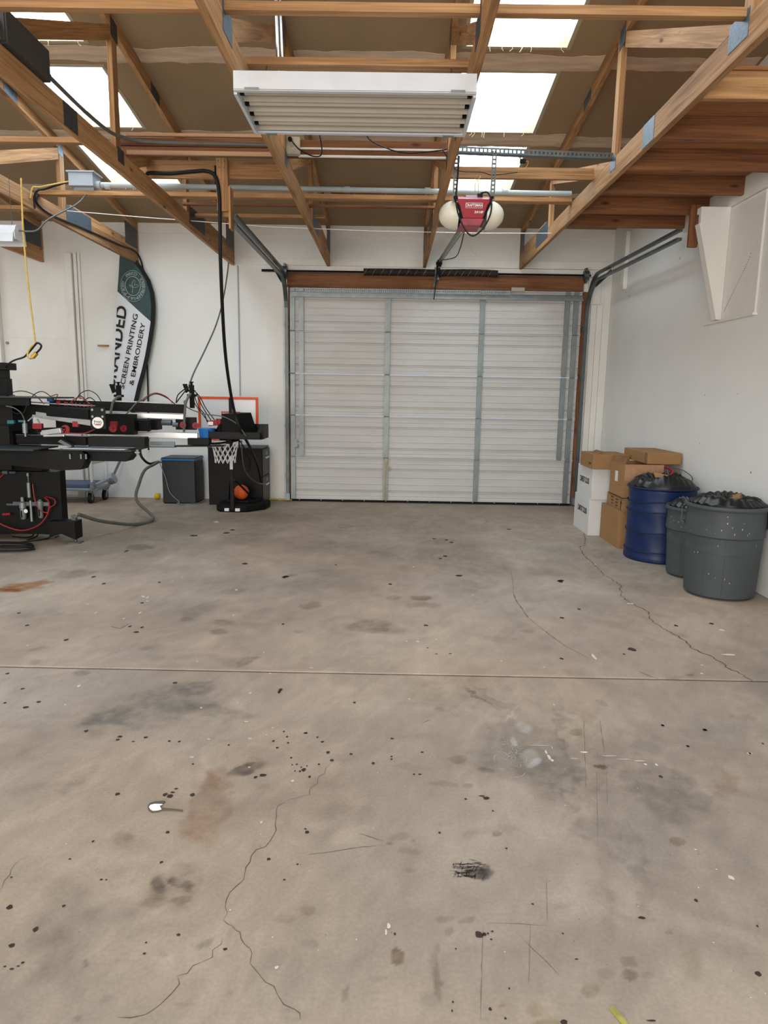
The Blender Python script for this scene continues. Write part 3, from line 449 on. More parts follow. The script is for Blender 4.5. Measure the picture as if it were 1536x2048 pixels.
def slab(xs, ys, parent):
    X, Y = np.meshgrid(xs, ys); nx, ny = len(xs), len(ys); v = np.stack([X, Y, np.zeros_like(X)], -1).reshape(-1, 3)
    i = np.arange(nx*ny).reshape(ny, nx); f = np.stack([i[:-1, :-1], i[:-1, 1:], i[1:, 1:], i[1:, :-1]], -1).reshape(-1, 4)
    edge = np.concatenate([i[0, :], i[1:, -1], i[-1, -2::-1], i[-2:0:-1, 0]]); k = len(v); low = v[edge].copy(); low[:, 2] = -.004; n = len(edge)
    e2 = np.roll(edge, -1); q = np.arange(n)+k; sk = np.stack([e2, edge, q, np.roll(q, -1)], -1)
    V = np.concatenate([v, low]); F = np.concatenate([f, sk]); me = bpy.data.meshes.new('slab')
    me.vertices.add(len(V)); me.vertices.foreach_set('co', V.ravel()); me.loops.add(F.size); me.loops.foreach_set('vertex_index', F.ravel().astype(np.int32))
    me.polygons.add(len(F)); me.polygons.foreach_set('loop_start', np.arange(0, F.size, 4, dtype=np.int32)); me.update(calc_edges=True)
    ca = me.color_attributes.new('Col', 'FLOAT_COLOR', 'POINT'); c = floor_colour(V[:, 0], V[:, 1]); ca.data.foreach_set('color', np.concatenate([c, np.ones((len(c), 1))], 1).ravel())
    me.materials.append(M_['floor']); o = bpy.data.objects.new('slab', me); COL.objects.link(o); o.parent = parent; o.location = -wloc(parent); return o
floor = tag(build(B(LX-.1, RX+.1, BY-.1, WALLY+.1, -.12, -.004), 'floor', 'joint'), 'stained tan concrete floor with a control joint and cracks', None, kind='structure')
ar = np.arange
slab(np.concatenate([[LX, -6, -5, -4, -3.2, -2.6], ar(-2.2, 2.3, .008), [2.45, 2.62, RX]]), np.concatenate([[BY, -3, -1, 0, .7], ar(1.2, 3.39, .008), [3.395]]), floor)
slab(np.concatenate([[LX, -6.5, -5.8], ar(-5.2, RX-.01, .017), [RX]]), np.concatenate([ar(3.409, WALLY-.01, .017), [WALLY]]), floor)
def ribbon(mb, pts, w, z=.0012, jit=.35):
    q = [pts[0]]                                # wander between the measured corners
    for a, b in zip(pts[:-1], pts[1:]):
        d = math.hypot(b[0]-a[0], b[1]-a[1]); n = max(2, int(d/.022))
        for k in range(1, n+1):
            t = k/n; e = 0 if k == n else random.uniform(-1, 1)*.006*jit*2
            q.append((a[0]+(b[0]-a[0])*t+e*(b[1]-a[1])/d, a[1]+(b[1]-a[1])*t-e*(b[0]-a[0])/d))
    v = []
    for i, p in enumerate(q):
        a = q[max(i-1, 0)]; b = q[min(i+1, len(q)-1)]; l = math.hypot(b[0]-a[0], b[1]-a[1]) or 1
        ww = w*(.4+random.random()*.8)*(.3 if i in (0, len(q)-1) else 1)/2; nx, ny = -(b[1]-a[1])/l*ww, (b[0]-a[0])/l*ww
        v += [(p[0]+nx, p[1]+ny, z), (p[0]-nx, p[1]-ny, z)]
    mb.add(v, [(2*i, 2*i+1, 2*i+3, 2*i+2) for i in range(len(q)-1)])
for w, kd, pts in CRACKS:
    mb = MB(); ribbon(mb, pts, w*((1.25 if w > .005 else .7) if kd == 'crack' else .8), jit=.9 if kd == 'crack' else .12); build(mb, 'crack' if kd == 'crack' else 'scuff_mark', kd, floor)
def blobs(lst, name, m, z, rag):
    mb = MB()
    for (x, y, rx, ry) in lst:
        n = 14; ph = random.random()*6
        v = [(x, y, z)]+[(x+rx*(1+rag*math.sin(3*a+ph)+rag*random.uniform(-.8, .8))*math.cos(a), y+ry*(1+rag*math.sin(2*a+ph)+rag*random.uniform(-.8, .8))*math.sin(a), z) for a in [2*math.pi*k/n for k in range(n)]]
        mb.add(v, [(0, 1+k, 1+(k+1) % n) for k in range(n)])
    return build(mb, name, m, floor)
tag(blobs([(x, y, a*.78, b*.78) for x, y, a, b in DROPS], 'dried_ink_spots', 'drop', .0014, .14), kind='stuff')
fl = [(x, y, a*.72, b*.72) for x, y, a, b in FLECKS]
for k in range(150):
    y = random.uniform(1.5, 8.5); x = random.uniform(-1, 1)*(.4+.55*y); 
    if x < 2.6: fl.append((x, y, .0013+.0004*y*random.random(), .0013+.0005*y*random.random()))
tag(blobs(fl, 'paint_flecks', 'fleck', .0016, .16), kind='stuff')
dd = []
for k in range(240):
    y = random.uniform(1.5, 8.5); x = random.uniform(-1, 1)*(.4+.55*y)
    if x < 2.6: dd.append((x, y, .0015+.0005*y*random.random(), .0015+.0006*y*random.random()))
tag(blobs(dd, 'dark_grit_spots', 'scuff', .0013, .3), kind='stuff')

mb = MB(); rq = random.Random(5)          # black rubber skid patch of short streaks
for k in range(90):
    x = .262+rq.uniform(-.045, .045); y = 1.905+rq.uniform(-.03, .032)+(.02*rq.random() if x > .28 else 0); l = rq.uniform(.004, .018); an = rq.uniform(-.3, .3)+(1.2 if rq.random() < .25 else 0)
    ribbon(mb, [(x-l*math.cos(an), y-l*math.sin(an)), (x+l*math.cos(an), y+l*math.sin(an))], rq.uniform(.0015, .004), .0015, .2)
tag(build(mb, 'rubber_skid_patch', 'drop', floor), kind='stuff')
mb = MB()                                   # chalky white smears
for k in range(46):
    x0 = .49+rq.gauss(0, .022)+.02*(k % 3); y0 = 2.62+rq.gauss(0, .07); r_ = rq.uniform(.01, .05); a0 = rq.uniform(0, 6.3); ribbon(mb, [(x0+r_*math.cos(a0+q*.35), y0+r_*1.3*math.sin(a0+q*.35)) for q in range(5)], rq.uniform(.0008, .0022), .0017, .05)
tag(build(mb, 'chalk_smears', 'chalk', floor), kind='stuff')
# ------------------------------------------------------------------ walls
S0, Z0 = .14, 3.52
def ZC(y): return Z0+S0*(WALLY-y)          # underside of the ceiling boards
ZT = 6.2
DX0, DX1, DZ = -1.33, 2.46, 2.76           # door opening
wb_ = MB(); wb_.box(LX, DX0, WALLY, WALLY+.12, 0, ZC(WALLY)+.25); wb_.box(DX1, RX+.12, WALLY, WALLY+.12, 0, ZC(WALLY)+.25); wb_.box(DX0, DX1, WALLY, WALLY+.12, DZ, ZC(WALLY)+.25)
tag(build(wb_, 'wall_back', 'wall'), 'white painted end wall around the sectional door', kind='structure')
WR = tag(build(B(RX, RX+.12, BY, WALLY, 0, ZT), 'wall_right', 'wall'), 'white painted right wall behind the bins', kind='structure')
tag(build(B(LX-.12, LX, BY, WALLY, 0, ZT), 'wall_left', 'wall'), 'white painted far left wall', kind='structure')
def wall_mark(px, py, w, h):
    d = CF+CR*((px-768)/FPX)+CU*((1024-py)/FPX); t_ = RX/d.x; y = d.y*t_; z = EYE+d.z*t_; rq = random.Random(px*7+py); n = 8
    build(MB().add([(RX-.001, y+w*rq.uniform(.4, 1)*math.cos(6.28*i/n), z+h*rq.uniform(.4, 1)*math.sin(6.28*i/n)) for i in range(n)], [tuple(range(n))]), 'scuff_mark', 'scuff', WR)
for a in ((1259, 592, .012, .03), (1252, 585, .02, .008), (1261, 577, .012, .01), (1219, 605, .014, .012), (1219, 614, .01, .008), (1360, 517, .012, .018), (1361, 499, .008, .008), (1282, 597, .006, .005), (1400, 887, .008, .008), (1502, 945, .01, .012), (1410, 790, .006, .012), (1475, 788, .005, .008), (1333, 782, .005, .005), (1368, 668, .004, .012), (1197, 900, .01, .01)): wall_mark(*a)
wr = MB(); wr.box(LX, -5.2, BY-.12, BY, 0, ZT); wr.box(.4, RX, BY-.12, BY, 0, ZT); wr.box(-5.2, .4, BY-.12, BY, 3.5, ZT)  # unseen wall; its opening is made up to go with the rear fill
tag(build(wr, 'wall_rear', 'wall'), 'white painted rear wall, unseen, with an added opening', kind='structure')
# sheet joints of the painted boards on the end wall and small boards
tn = [0]
def trim(x0, x1, y0, y1, z0, z1, m='trim', bev=.003):
    tn[0] += 1; return tag(build(B(x0, x1, y0, y1, z0, z1), 'trim_%d' % tn[0], m, bevel=bev), kind='structure')
W0 = WALLY
trim(LX, RX-.002, W0-.012, W0, 3.40, ZC(W0)+.02)                     # strip under the ceiling
trim(.58, 2.79, W0-.03, W0, 3.035, 3.13)                          # white boards over the header
trim(DX0-.02, 2.56, W0-.045, W0, 2.945, 3.028)
trim(-2.02, .56, W0-.012, W0, 3.035, 3.12)
HDR = tag(build(B(DX0-.02, 2.43, W0-.05, W0, 2.762, 2.94), 'trim_%d' % (tn[0]+1), WDK['X'], bevel=.003), kind='structure'); tn[0] += 1
trim(-1.62, -1.405, W0-.014, W0, 0, 2.80); trim(-1.40, -1.335, W0-.03, W0, 0, 2.93)   # boards left of the door
trim(2.545, 2.62, W0-.03, W0, 0, 2.60); trim(2.625, 2.70, W0-.022, W0, 0, 2.60); trim(2.705, RX-.002, W0-.012, W0, 0, 3.03); trim(2.50, 2.66, W0-.026, W0, 2.61, 2.935)
trim(-1.335, -1.30, W0-.018, W0+.01, 0, 2.762, WDK['Z']); trim(2.425, 2.505, W0-.018, W0+.01, 0, 2.762, WDK['Z'])     # stained jambs
trim(RX-.05, RX-.002, 8.62, 8.72, 2.72, 3.38)                       # short white batten in the corner
trim(-4.165, -4.085, W0-.09, W0, 0, 3.13); trim(-4.075, -4.035, W0-.05, W0, 0, 3.15); trim(-4.03, -4.0, W0-.03, W0, 0, 3.15)  # boxed-in pipes on the left
trim(-5.16, -5.06, W0-.09, W0, 0, 3.16)
trim(-5.05, -4.17, W0-.008, W0, .02, 2.075); trim(-5.05, -4.17, W0-.004, W0, 2.08, 3.30)

# ------------------------------------------------------------------ ceiling boards, taped seams, skylights
TX = [-4.477+1.2192*i for i in range(6)]; PUR = [5.83+1.22*k for k in range(-8, 3)]
BAYX = [-5.696]+TX+[RX]
SKY = [(.52, 1.272), (-3.105, -2.352)]; SKY3 = (-6.76, -6.01)
def sl(mb, x0, x1, y0, y1, t0=0, t1=.03):
    return mb.hexa([(x0, y0, ZC(y0)+t0), (x1, y0, ZC(y0)+t0), (x1, y1, ZC(y1)+t0), (x0, y1, ZC(y1)+t0)], [(x0, y0, ZC(y0)+t1), (x1, y0, ZC(y0)+t1), (x1, y1, ZC(y1)+t1), (x0, y1, ZC(y1)+t1)])
def holed(mb, x0, x1, y0, y1, h):
    if h is None: return sl(mb, x0, x1, y0, y1)
    a, b, c, d = h; sl(mb, x0, x1, y0, c); sl(mb, x0, x1, d, y1); sl(mb, x0, a, c, d); return sl(mb, b, x1, c, d)
cb = MB(); YN = PUR[7]                     # boards nearer than this stay one surface
for k in range(len(PUR)-1):
    if PUR[k+1] > YN+.01: continue
    holed(cb, -2.2, RX, PUR[k], PUR[k+1], (SKY[0][0]-.0305, SKY[0][1]+.0305, PUR[k]+.1195, PUR[k]+1.1005)); holed(cb, -5.696, -2.2, PUR[k], PUR[k+1], (SKY[1][0]-.0305, SKY[1][1]+.0305, PUR[k]+.1195, PUR[k]+1.1005))

for k in range(len(PUR)-1): holed(cb, LX, -5.696, PUR[k], PUR[k+1], (SKY3[0]-.0305, SKY3[1]+.0305, PUR[k]+.1195, PUR[k]+1.1005))
sl(cb, LX, -5.696, PUR[10], WALLY); sl(cb, LX, -5.696, BY, PUR[0]); sl(cb, -5.696, RX, BY, PUR[0])
for k, y in enumerate(PUR+[WALLY+.05]):
    if y > YN-.01: sl(cb, -5.696, SKY[1][0], y-.12, y+.12, .031, .06); sl(cb, SKY[1][1], SKY[0][0], y-.12, y+.12, .031, .06); sl(cb, SKY[0][1], RX, y-.12, y+.12, .031, .06)
ceiling = tag(build(cb, 'ceiling', 'foam'), 'sloping tan ceiling boards with smeared joints', kind='structure')
rows = [YN, PUR[8], PUR[9], PUR[10], WALLY]
for r in range(4):
    for i in range(len(BAYX)-1):
        x0, x1 = BAYX[i], BAYX[i+1]; h = None
        for (a, b) in SKY:
            if x0 < (a+b)/2 < x1 and r < 3: h = (a-.0305, b+.0305, rows[r]+(.11 if r == 2 else .18)-.0305, rows[r]+1.1105)
        build(holed(MB(), x0+.002, x1-.002, rows[r]+.004, rows[r+1]-.004, h), 'panel', 'foam', ceiling)
def ragged(x0, x1, y, w, seed):
    rr = random.Random(seed); n = max(6, int((x1-x0)/.05)); mb = MB(); v = []; a = b = w/2; 
    for i in range(n+1):
        a += rr.uniform(-.012, .012); b += rr.uniform(-.012, .012); a = min(max(a, w*.32), w*.72); b = min(max(b, w*.32), w*.72); x = x0+(x1-x0)*i/n
        for yy in (y-a, y+b): v += [(x, yy, ZC(yy)-.0025), (x, yy, ZC(yy)+.001)]
    f = []
    for i in range(n):
        k = 4*i; f += [(k, k+2, k+6, k+4), (k, k+4, k+5, k+1), (k+2, k+3, k+7, k+6)]
    return mb.add(v, f)
for j, y in enumerate(rows[:4]):
    for i in range(len(BAYX)-1):
        build(ragged(BAYX[i]+.03, BAYX[i+1]-.03, y+(.03, .03, .03, -.03)[j], (.13, .17, .22, .14)[j], i*7+j), 'joint_tape', 'tape', ceiling)
wn = 0
for (a, b) in SKY+[SKY3]:
    for k in range(len(PUR)-1):
        y0 = PUR[k]+.15; y1 = PUR[k]+1.07
        if PUR[k] > YN-.01 and a > -5: y0 = PUR[k]+(.11 if k == 9 else .18); y1 = PUR[k]+1.08
        wn += 1; vis = PUR[k] > 4.0 and a > -5
        w = thing('window_%d' % wn, 'translucent skylight pane in the %s bay%s' % ('right' if a > 0 else 'left' if a > -5 else 'far left', ', %s row from the door wall' % ('first', 'second', 'third')[9-k] if vis else ' out of the picture'), None, ((a+b)/2, (y0+y1)/2, ZC((y0+y1)/2)), kind='structure')
        fr = MB(); sl(fr, a-.03, a, y0-.03, y1+.03, -.004, .13); sl(fr, b, b+.03, y0-.03, y1+.03, -.004, .13); sl(fr, a, b, y0-.03, y0, -.004, .13); sl(fr, a, b, y1, y1+.03, -.004, .13)
        build(fr, 'window_frame', 'well', w)
        pm = MB(); n = 16 if vis else 2; v = []
        for q in range(n+1):
            x = a-.03+(b-a+.06)*q/n; dz = .012*(q % 2) if vis else 0
            v += [(x, y0-.03, ZC(y0-.03)+.131+dz), (x, y1+.03, ZC(y1+.03)+.131+dz)]
        pm.add(v, [(2*q, 2*q+2, 2*q+3, 2*q+1) for q in range(n)]); build(pm, 'pane', 'pane', w)
        if vis:
            sp = random.Random(k); th = MB()
            for q in range(9):
                x = sp.uniform(a+.05, b-.02); th.tube([(x, y1-.002, ZC(y1)+.0), (x+sp.uniform(-.01, .01), y1-.004, ZC(y1)-.018), (x+sp.uniform(-.02, .02), y1, ZC(y1)-.03-sp.random()*.02)], .0022, 4)
            tag(build(th, 'frayed_strands', 'well', w), kind='stuff')

# ------------------------------------------------------------------ roof trusses
TL = ['leftmost roof truss, its heel showing behind the small hanging shop light', 'roof truss over the feather flag, second from the left, lit on its face', 'roof truss over the black hanging cable, with the dark enclosure on it',
      'roof truss at the left end of the big light fixture', 'roof truss at the right end of the big light fixture, left of the opener', 'roof truss at the right, carrying the plywood loft joists']
def truss(i):
    x = TX[i]; a, b = x-.019, x+.019; YE = -4.4
    t = thing('roof_truss', TL[i], 'truss', (x, 9.19, 3.02), 'roof trusses running up from the door wall')
    off = .38 if i == 5 else 0; o1 = .1 if i == 5 else 0
    wy, wz = (W['Y'], W['Z']) if i not in (2,) else (W['Y'], W['Z'])
    build(B(a, b, YE, 9.19, 3.02, 3.165), 'bottom_chord', wy, t, bevel=.003)
    def sloped(y0, y1, za, zb, nm, m):      # board whose edges are parallel to the roof between y0 and y1
        return build(MB().hexa([(a, y0, ZC(y0)+za), (b, y0, ZC(y0)+za), (b, y1, ZC(y1)+za), (a, y1, ZC(y1)+za)], [(a, y0, ZC(y0)+zb), (b, y0, ZC(y0)+zb), (b, y1, ZC(y1)+zb), (a, y1, ZC(y1)+zb)]), nm, m, t)
    sloped(YE, 6.28, -.095, -.003, 'top_chord', wy); sloped(6.283, 9.19, -.095, -.003, 'top_chord', wy)
    build(B(a+.001, b-.001, 7.3+off, 9.12, 3.1655, 3.25), 'heel_block', wy, t)
    build(B(a, b, 9.13, 9.19, 3.17, ZC(9.16)-.1), 'heel_post', WDK['Z'] if i == 2 else wz, t)
    V = [(7.12+off, 7.21+off), (5.36+o1*.5, 5.45+o1*.5), (3.46, 3.55), (1.4, 1.49), (-.6, -.51)]
    for (y0, y1) in V: build(MB().hexa([(a, y0, 3.1655), (b, y0, 3.1655), (b, y1, 3.1655), (a, y1, 3.1655)], [(a, y0, ZC(y0)-.096), (b, y0, ZC(y0)-.096), (b, y1, ZC(y1)-.096), (a, y1, ZC(y1)-.096)]), 'web', wz, t)
    D = [(7.10+off, 5.52), (5.34, 3.58), (3.44, 1.52)]
    for (yt, yb) in D:
        zt = ZC(yt)-.1; zb = 3.166; w = .105
        sl_ = (zt-zb)/(yt-yb); dw = build(MB().prism([(yt, zt), (yt, zt-w), (yb+w/sl_, zb), (yb, zb)], 'x', a, b), 'diagonal_web', wy, t)
        an = math.atan(sl_); dw.data.transform(Matrix.Rotation(-an, 4, 'X')); dw.rotation_euler = (an, 0, 0)
    pm = 'plate' if i in (0, 1, 3, 5) else 'plate_dark'
    pl = [(3.49, 3.68, 3.075, 3.20), (4.53+o1, 4.72+o1, 3.022, 3.163), (5.38, 5.50, 3.08, 3.18), (7.2+off, 7.78+off, 3.07, 3.235)]
    for (y0, y1, z0, z1) in pl:
        mb = MB(); mb.box(a-.0025, a, y0, y1, z0, z1); mb.box(b, b+.0025, y0, y1, z0, z1); build(mb, 'gusset_plate', pm, t)
    for (y0, y1, k0, k1) in [(5.35, 5.47, -.16, -.03), (6.18, 6.39, -.09, -.006), (7.1+off, 7.2+off, -.15, -.03)]:
        mb = MB()
        for q in ((a-.0025, a), (b, b+.0025)): mb.hexa([(q[0], y0, ZC(y0)+k0), (q[1], y0, ZC(y0)+k0), (q[1], y1, ZC(y1)+k0), (q[0], y1, ZC(y1)+k0)], [(q[0], y0, ZC(y0)+k1), (q[1], y0, ZC(y0)+k1), (q[1], y1, ZC(y1)+k1), (q[0], y1, ZC(y1)+k1)])
        build(mb, 'gusset_plate', pm, t)
    mb = MB(); mb.prism([(8.75, 3.19), (9.14, 3.19), (9.14, 3.42), (8.75, 3.45)], 'x', b+.0005, b+.004) if i < 4 else mb.prism([(8.9, 3.2), (9.14, 3.2), (9.14, 3.44), (8.9, 3.46)], 'x', a-.004, a-.0005)
    build(mb, 'heel_plate', 'plate_dark', t)
    return t
for i in range(6): truss(i)

# ------------------------------------------------------------------ braces lying across the trusses
GB = 'lateral brace boards across the trusses'
def brace(label, x0, x1, y0, y1, z0, z1, m=None, name='brace_board', cat='board', grp=GB): return tag(build(B(x0, x1, y0, y1, z0, z1), name, m or W['X'], bevel=.002), label, cat, grp)
brace('nearest long brace board crossing the top of the picture', -5.4, 1.60, 3.515, 3.562, 3.166, 3.206)
brace('short brace board just above the big light fixture', -.84, .42, 4.045, 4.12, 3.166, 3.204)
brace('brace board between the two left trusses, left of the dark enclosure conduit', -5.4, -2.06, 5.275, 5.335, 3.166, 3.202)
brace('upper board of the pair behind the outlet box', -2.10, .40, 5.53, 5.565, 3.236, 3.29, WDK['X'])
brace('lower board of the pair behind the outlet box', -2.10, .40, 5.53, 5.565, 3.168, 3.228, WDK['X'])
brace('thin white batten between the outlet box boards', -.72, .40, 5.518, 5.529, 3.222, 3.236, 'trim', 'batten', 'batten', 'white battens by the outlet box')
brace('thin white batten under the outlet box boards', -.72, .40, 5.505, 5.529, 3.166, 3.18, 'trim', 'batten', 'batten', 'white battens by the outlet box')
brace('pale pinkish batten under the thin conduit, left of the big fixture', -2.0, -.86, 5.505, 5.529, 3.166, 3.196, WPINK, 'batten', 'batten', 'white battens by the outlet box')
brace('pale batten on top of the boards over the thin conduit', -2.0, -.86, 5.50, 5.529, 3.292, 3.316, WPINK, 'batten', 'batten', 'white battens by the outlet box')
brace('brace board on edge just above and right of the red opener', .425, 1.60, 5.958, 5.996, 3.166, 3.252)
brace('long brace board carrying the thick grey conduit', -3.24, 1.60, 6.615, 6.706, 3.166, 3.204)
brace('thin brace board just behind the thick grey conduit', -2.0, .40, 6.89, 6.95, 3.166, 3.186, WDK['X'])
brace('short brace board near the door wall, right of the track hanger post', -2.0, -.70, 7.33, 7.40, 3.166, 3.196)
brace('brace board at far left above the small shop light', -5.4, -3.28, 7.16, 7.25, 3.166, 3.204)
hb = brace('board on edge holding the left track hanger post', -2.14, -.84, 6.08, 6.118, 3.168, 3.305)
t = thing('track_hanger', 'wooden hanger post at the end of the left door track', 'post', (-1.41, 6.06, 2.78), 'wooden posts hanging the door tracks')
build(B(-1.462, -1.37, 6.041, 6.079, 2.905, 3.325), 'post', W['Z'], t, bevel=.003); build(B(-1.455, -1.375, 6.081, 6.12, 2.87, 3.165), 'backing_block', W['Z'], t); build(B(-1.368, -1.352, 6.04, 6.16, 2.77, 3.10), 'side_strip', W['Z'], t)
for (nx_, nz_) in ((-1.445, 3.293), (-1.395, 3.293), (-1.436, 3.243), (-1.40, 3.243), (-1.43, 3.15)): build(B(nx_-.004, nx_+.004, 6.038, 6.0405, nz_-.004, nz_+.004), 'nail_head', 'galv_dk', t)
t = thing('track_hanger', 'dark wooden hanger post at the end of the right door track', 'post', (2.56, 6.3, 2.72), 'wooden posts hanging the door tracks')
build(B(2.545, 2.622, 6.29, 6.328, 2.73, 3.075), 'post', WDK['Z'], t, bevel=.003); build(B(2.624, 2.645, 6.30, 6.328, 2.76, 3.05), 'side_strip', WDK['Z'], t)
mb = MB(); mb.box(-.70, -.45, 8.10, 8.14, ZC(8.12)-.1, ZC(8.12)-.006); mb.box(-.44, -.1, 8.10, 8.14, ZC(8.12)-.095, ZC(8.12)-.006); mb.box(-.09, .34, 8.10, 8.14, ZC(8.12)-.1, ZC(8.12)-.006)
tag(build(mb, 'purlin_blocking', WDK['X']), 'row of dark wood blocking against the ceiling between the two middle trusses', 'blocking')

# ------------------------------------------------------------------ loft at the right
lf = thing('plywood_loft', 'plywood loft deck on wooden joists at upper right', 'loft', (2.2, 5.4, 3.02))
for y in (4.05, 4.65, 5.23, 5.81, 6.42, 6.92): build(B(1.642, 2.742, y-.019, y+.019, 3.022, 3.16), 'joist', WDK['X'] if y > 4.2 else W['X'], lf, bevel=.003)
for (y0, y1) in ((4.02, 5.228), (5.232, 6.98)): build(B(1.642, RX-.003, y0, y1, 3.161, 3.18), 'deck_sheet', WPLY, lf)
build(B(2.745, RX-.003, 4.02, 6.97, 3.0, 3.16), 'ledger', 'trim', lf, bevel=.003)
t = thing('wall_bracket', 'white triangular wooden bracket under the loft on the right wall', 'bracket', (2.78, 6.15, 2.09))
build(MB().prism([(RX-.022, 2.10), (RX-.022, 3.0), (2.535, 3.0), (2.535, 2.86), (RX-.06, 2.10)], 'y', 6.06, 6.10), 'gusset', 'trim', t)
build(B(2.535, RX-.022, 6.10, 6.14, 2.955, 3.0), 'top_rail', 'trim', t)
build(MB().hexa([(RX-.065, 6.055, 2.10), (RX-.035, 6.055, 2.10), (RX-.035, 6.14, 2.10), (RX-.065, 6.14, 2.10)], [(2.525, 6.055, 2.87), (2.555, 6.055, 2.87), (2.555, 6.14, 2.87), (2.525, 6.14, 2.87)]), 'strut', 'trim', t)
bp_ = build(B(RX-.02, RX-.002, 5.52, 6.34, 2.10, 2.995), 'backing_panel', 'trim', t); mb = MB()
for k in range(34):
    f = k/33; mb.box(RX-.0215, RX-.0195, 5.66+.36*f+.02*math.sin(3*f)-.004, 5.66+.36*f+.02*math.sin(3*f)+.004, 2.56-.40*f**.8-.003, 2.56-.40*f**.8+.003)
tag(build(mb, 'nail_holes', 'scuff', bp_), kind='stuff'); build(B(RX-.04, RX-.002, 5.50, 6.36, 2.08, 2.0985), 'ledge', 'trim', t)

# ------------------------------------------------------------------ big fluorescent fixture
fx = thing('light_fixture', 'large white four-lamp fluorescent fixture hanging between two trusses', 'light fixture', (-.2, 3.98, 2.9))
x0, x1, y0, y1, zb, zt = -.80, .394, 3.69, 4.275, 2.90, 2.985
mb = MB(); mb.box(x0, x1, y0, y0+.006, zb, zt); mb.box(x0, x1, y0, y0+.028, zb-.004, zb+.002); mb.box(x0, x1, y1-.006, y1, zb, zt); mb.box(x0, x1, y1-.03, y1, zb-.004, zb+.002); mb.box(x0, x1, y0+.006, y1-.006, zt-.004, zt)
build(mb, 'housing', 'white', fx)
mb = MB(); mb.box(x0-.004, x0+.012, y0+.028, y1-.03, zb-.012, zb+.07); build(mb, 'end_cap', 'white', fx); build(MB().box(x1-.012, x1+.004, y0+.028, y1-.03, zb-.012, zb+.07), 'end_cap', 'white', fx)
nl = 4; pr = []; sp = (y1-y0-.07)/nl; ys = y0+.035
for k in range(nl):
    c = ys+sp*(k+.5)
    pr += [(c-sp*.5, zb+.008), (c-sp*.36, zb+.04), (c-sp*.16, zb+.066), (c+sp*.16, zb+.066), (c+sp*.36, zb+.04)]
pr.append((ys+sp*nl, zb+.008))
mb = MB(); n = len(pr); mb.add([(x0+.013, a, b) for a, b in pr]+[(x1-.013, a, b) for a, b in pr], [(i, i+1, n+i+1, n+i) for i in range(n-1)]); build(mb, 'reflector', 'refl', fx)
for k in range(nl):
    c = ys+sp*(k+.5); lm = build(MB().cyl((x0+.035, c, zb+.03), (x1-.035, c, zb+.03), .0165, 14), 'lamp_tube', 'tube', fx, smooth=True)
    build(B(x0+.012, x0+.035, c-.012, c+.012, zb+.014, zb+.062), 'lamp_holder', 'blackm', lm); build(B(x1-.035, x1-.012, c-.012, c+.012, zb+.014, zb+.062), 'lamp_holder', 'blackm', lm)
for x in (x0+.09, x1-.09): build(MB().box(x-.035, x+.035, y0-.004, y0+.002, zb-.002, zb+.009), 'latch', 'galv', fx); build(MB().box(x-.03, x+.03, y1-.028, y1-.004, zb-.009, zb-.004), 'latch', 'galv', fx)
mb = MB()
for x in (x0+.1, x1-.1): mb.tube([(x, 4.0, zt), (x, 4.07, 3.166)], .003, 6)
build(mb, 'hanging_wires', 'galv_dk', fx)
# outlet box and thin conduit
t = thing('outlet_box', 'dirty cream outlet box on the boards behind the big fixture', 'outlet box', (-.66, 5.48, 3.17))
bx = P(584, 290, 5.46); build(B(bx[0]-.055, bx[0]+.055, 5.46, 5.517, bx[2]-.06, bx[2]+.058), 'box', mat('dirty_cream_metal', (202, 194, 176), .5, var=.15, scale=20), t, bevel=.003)
mb = MB(); mb.cyl((bx[0], 5.461, bx[2]+.0), (bx[0], 5.455, bx[2]+.0), .016, 16); build(mb, 'socket', 'refl', t)
mb = MB(); mb.cyl((bx[0]-.012, 5.459, bx[2]+.035), (bx[0]-.012, 5.435, bx[2]+.035), .015, 12); build(mb, 'plug', 'blackm', t)
tag(build(MB().tube(spline([(bx[0]-.012, 5.434, bx[2]+.035), P(600, 300, 5.44), P(630, 313, 5.44), P(644, 303, 5.44), (-.52, 4.9, 3.19), (-.50, 4.28, 3.03)]), .0045, 6), 'power_cord', 'rubber'), 'thin black cord from the outlet box to the big fixture', 'cord')
tag(build(MB().tube(spline([(-.15, 4.28, 3.03), P(735, 274, 5.0), P(775, 297, 5.42), P(810, 306, 5.45), P(845, 305, 5.47), P(895, 299, 5.48)]), .0045, 6), 'power_cord', 'rubber'), 'thin black cord sagging from the big fixture to the right truss', 'cord')
t = thing('thin_conduit', 'thin steel conduit bending from the dark enclosure to the outlet box', 'conduit', (-2.0, 4.3, 3.2))
build(MB().tube(spline([(-2.01, 4.33, 3.215), (-2.01, 4.8, 3.205), (-2.01, 5.2, 3.22), (-1.97, 5.36, 3.235), (-1.86, 5.455, 3.24), (-1.6, 5.49, 3.243), (-1.1, 5.495, 3.243), (bx[0]-.056, 5.495, 3.235)], 6), .0125, 8), 'pipe', 'grey_hose', t, smooth=True)
build(MB().cyl((bx[0]-.085, 5.495, 3.235), (bx[0]-.056, 5.495, 3.235), .017, 10), 'connector', 'galv_dk', t)
t = thing('dark_enclosure', 'dark grey metal enclosure sitting on a truss at upper left', 'enclosure', (-2.1, 4.1, 3.166))
build(B(-2.26, -1.985, 3.86, 4.315, 3.167, 3.335), 'body', 'dkbox', t, bevel=.003); build(B(-2.25, -1.995, 3.855, 3.86, 3.18, 3.325), 'cover', 'dkbox', t); build(MB().cyl((-2.01, 4.316, 3.215), (-2.01, 4.345, 3.213), .018, 10), 'connector', 'galv_dk', t)
q0, q1 = P(557, 124, 4.2), P(551, 40, 4.2)
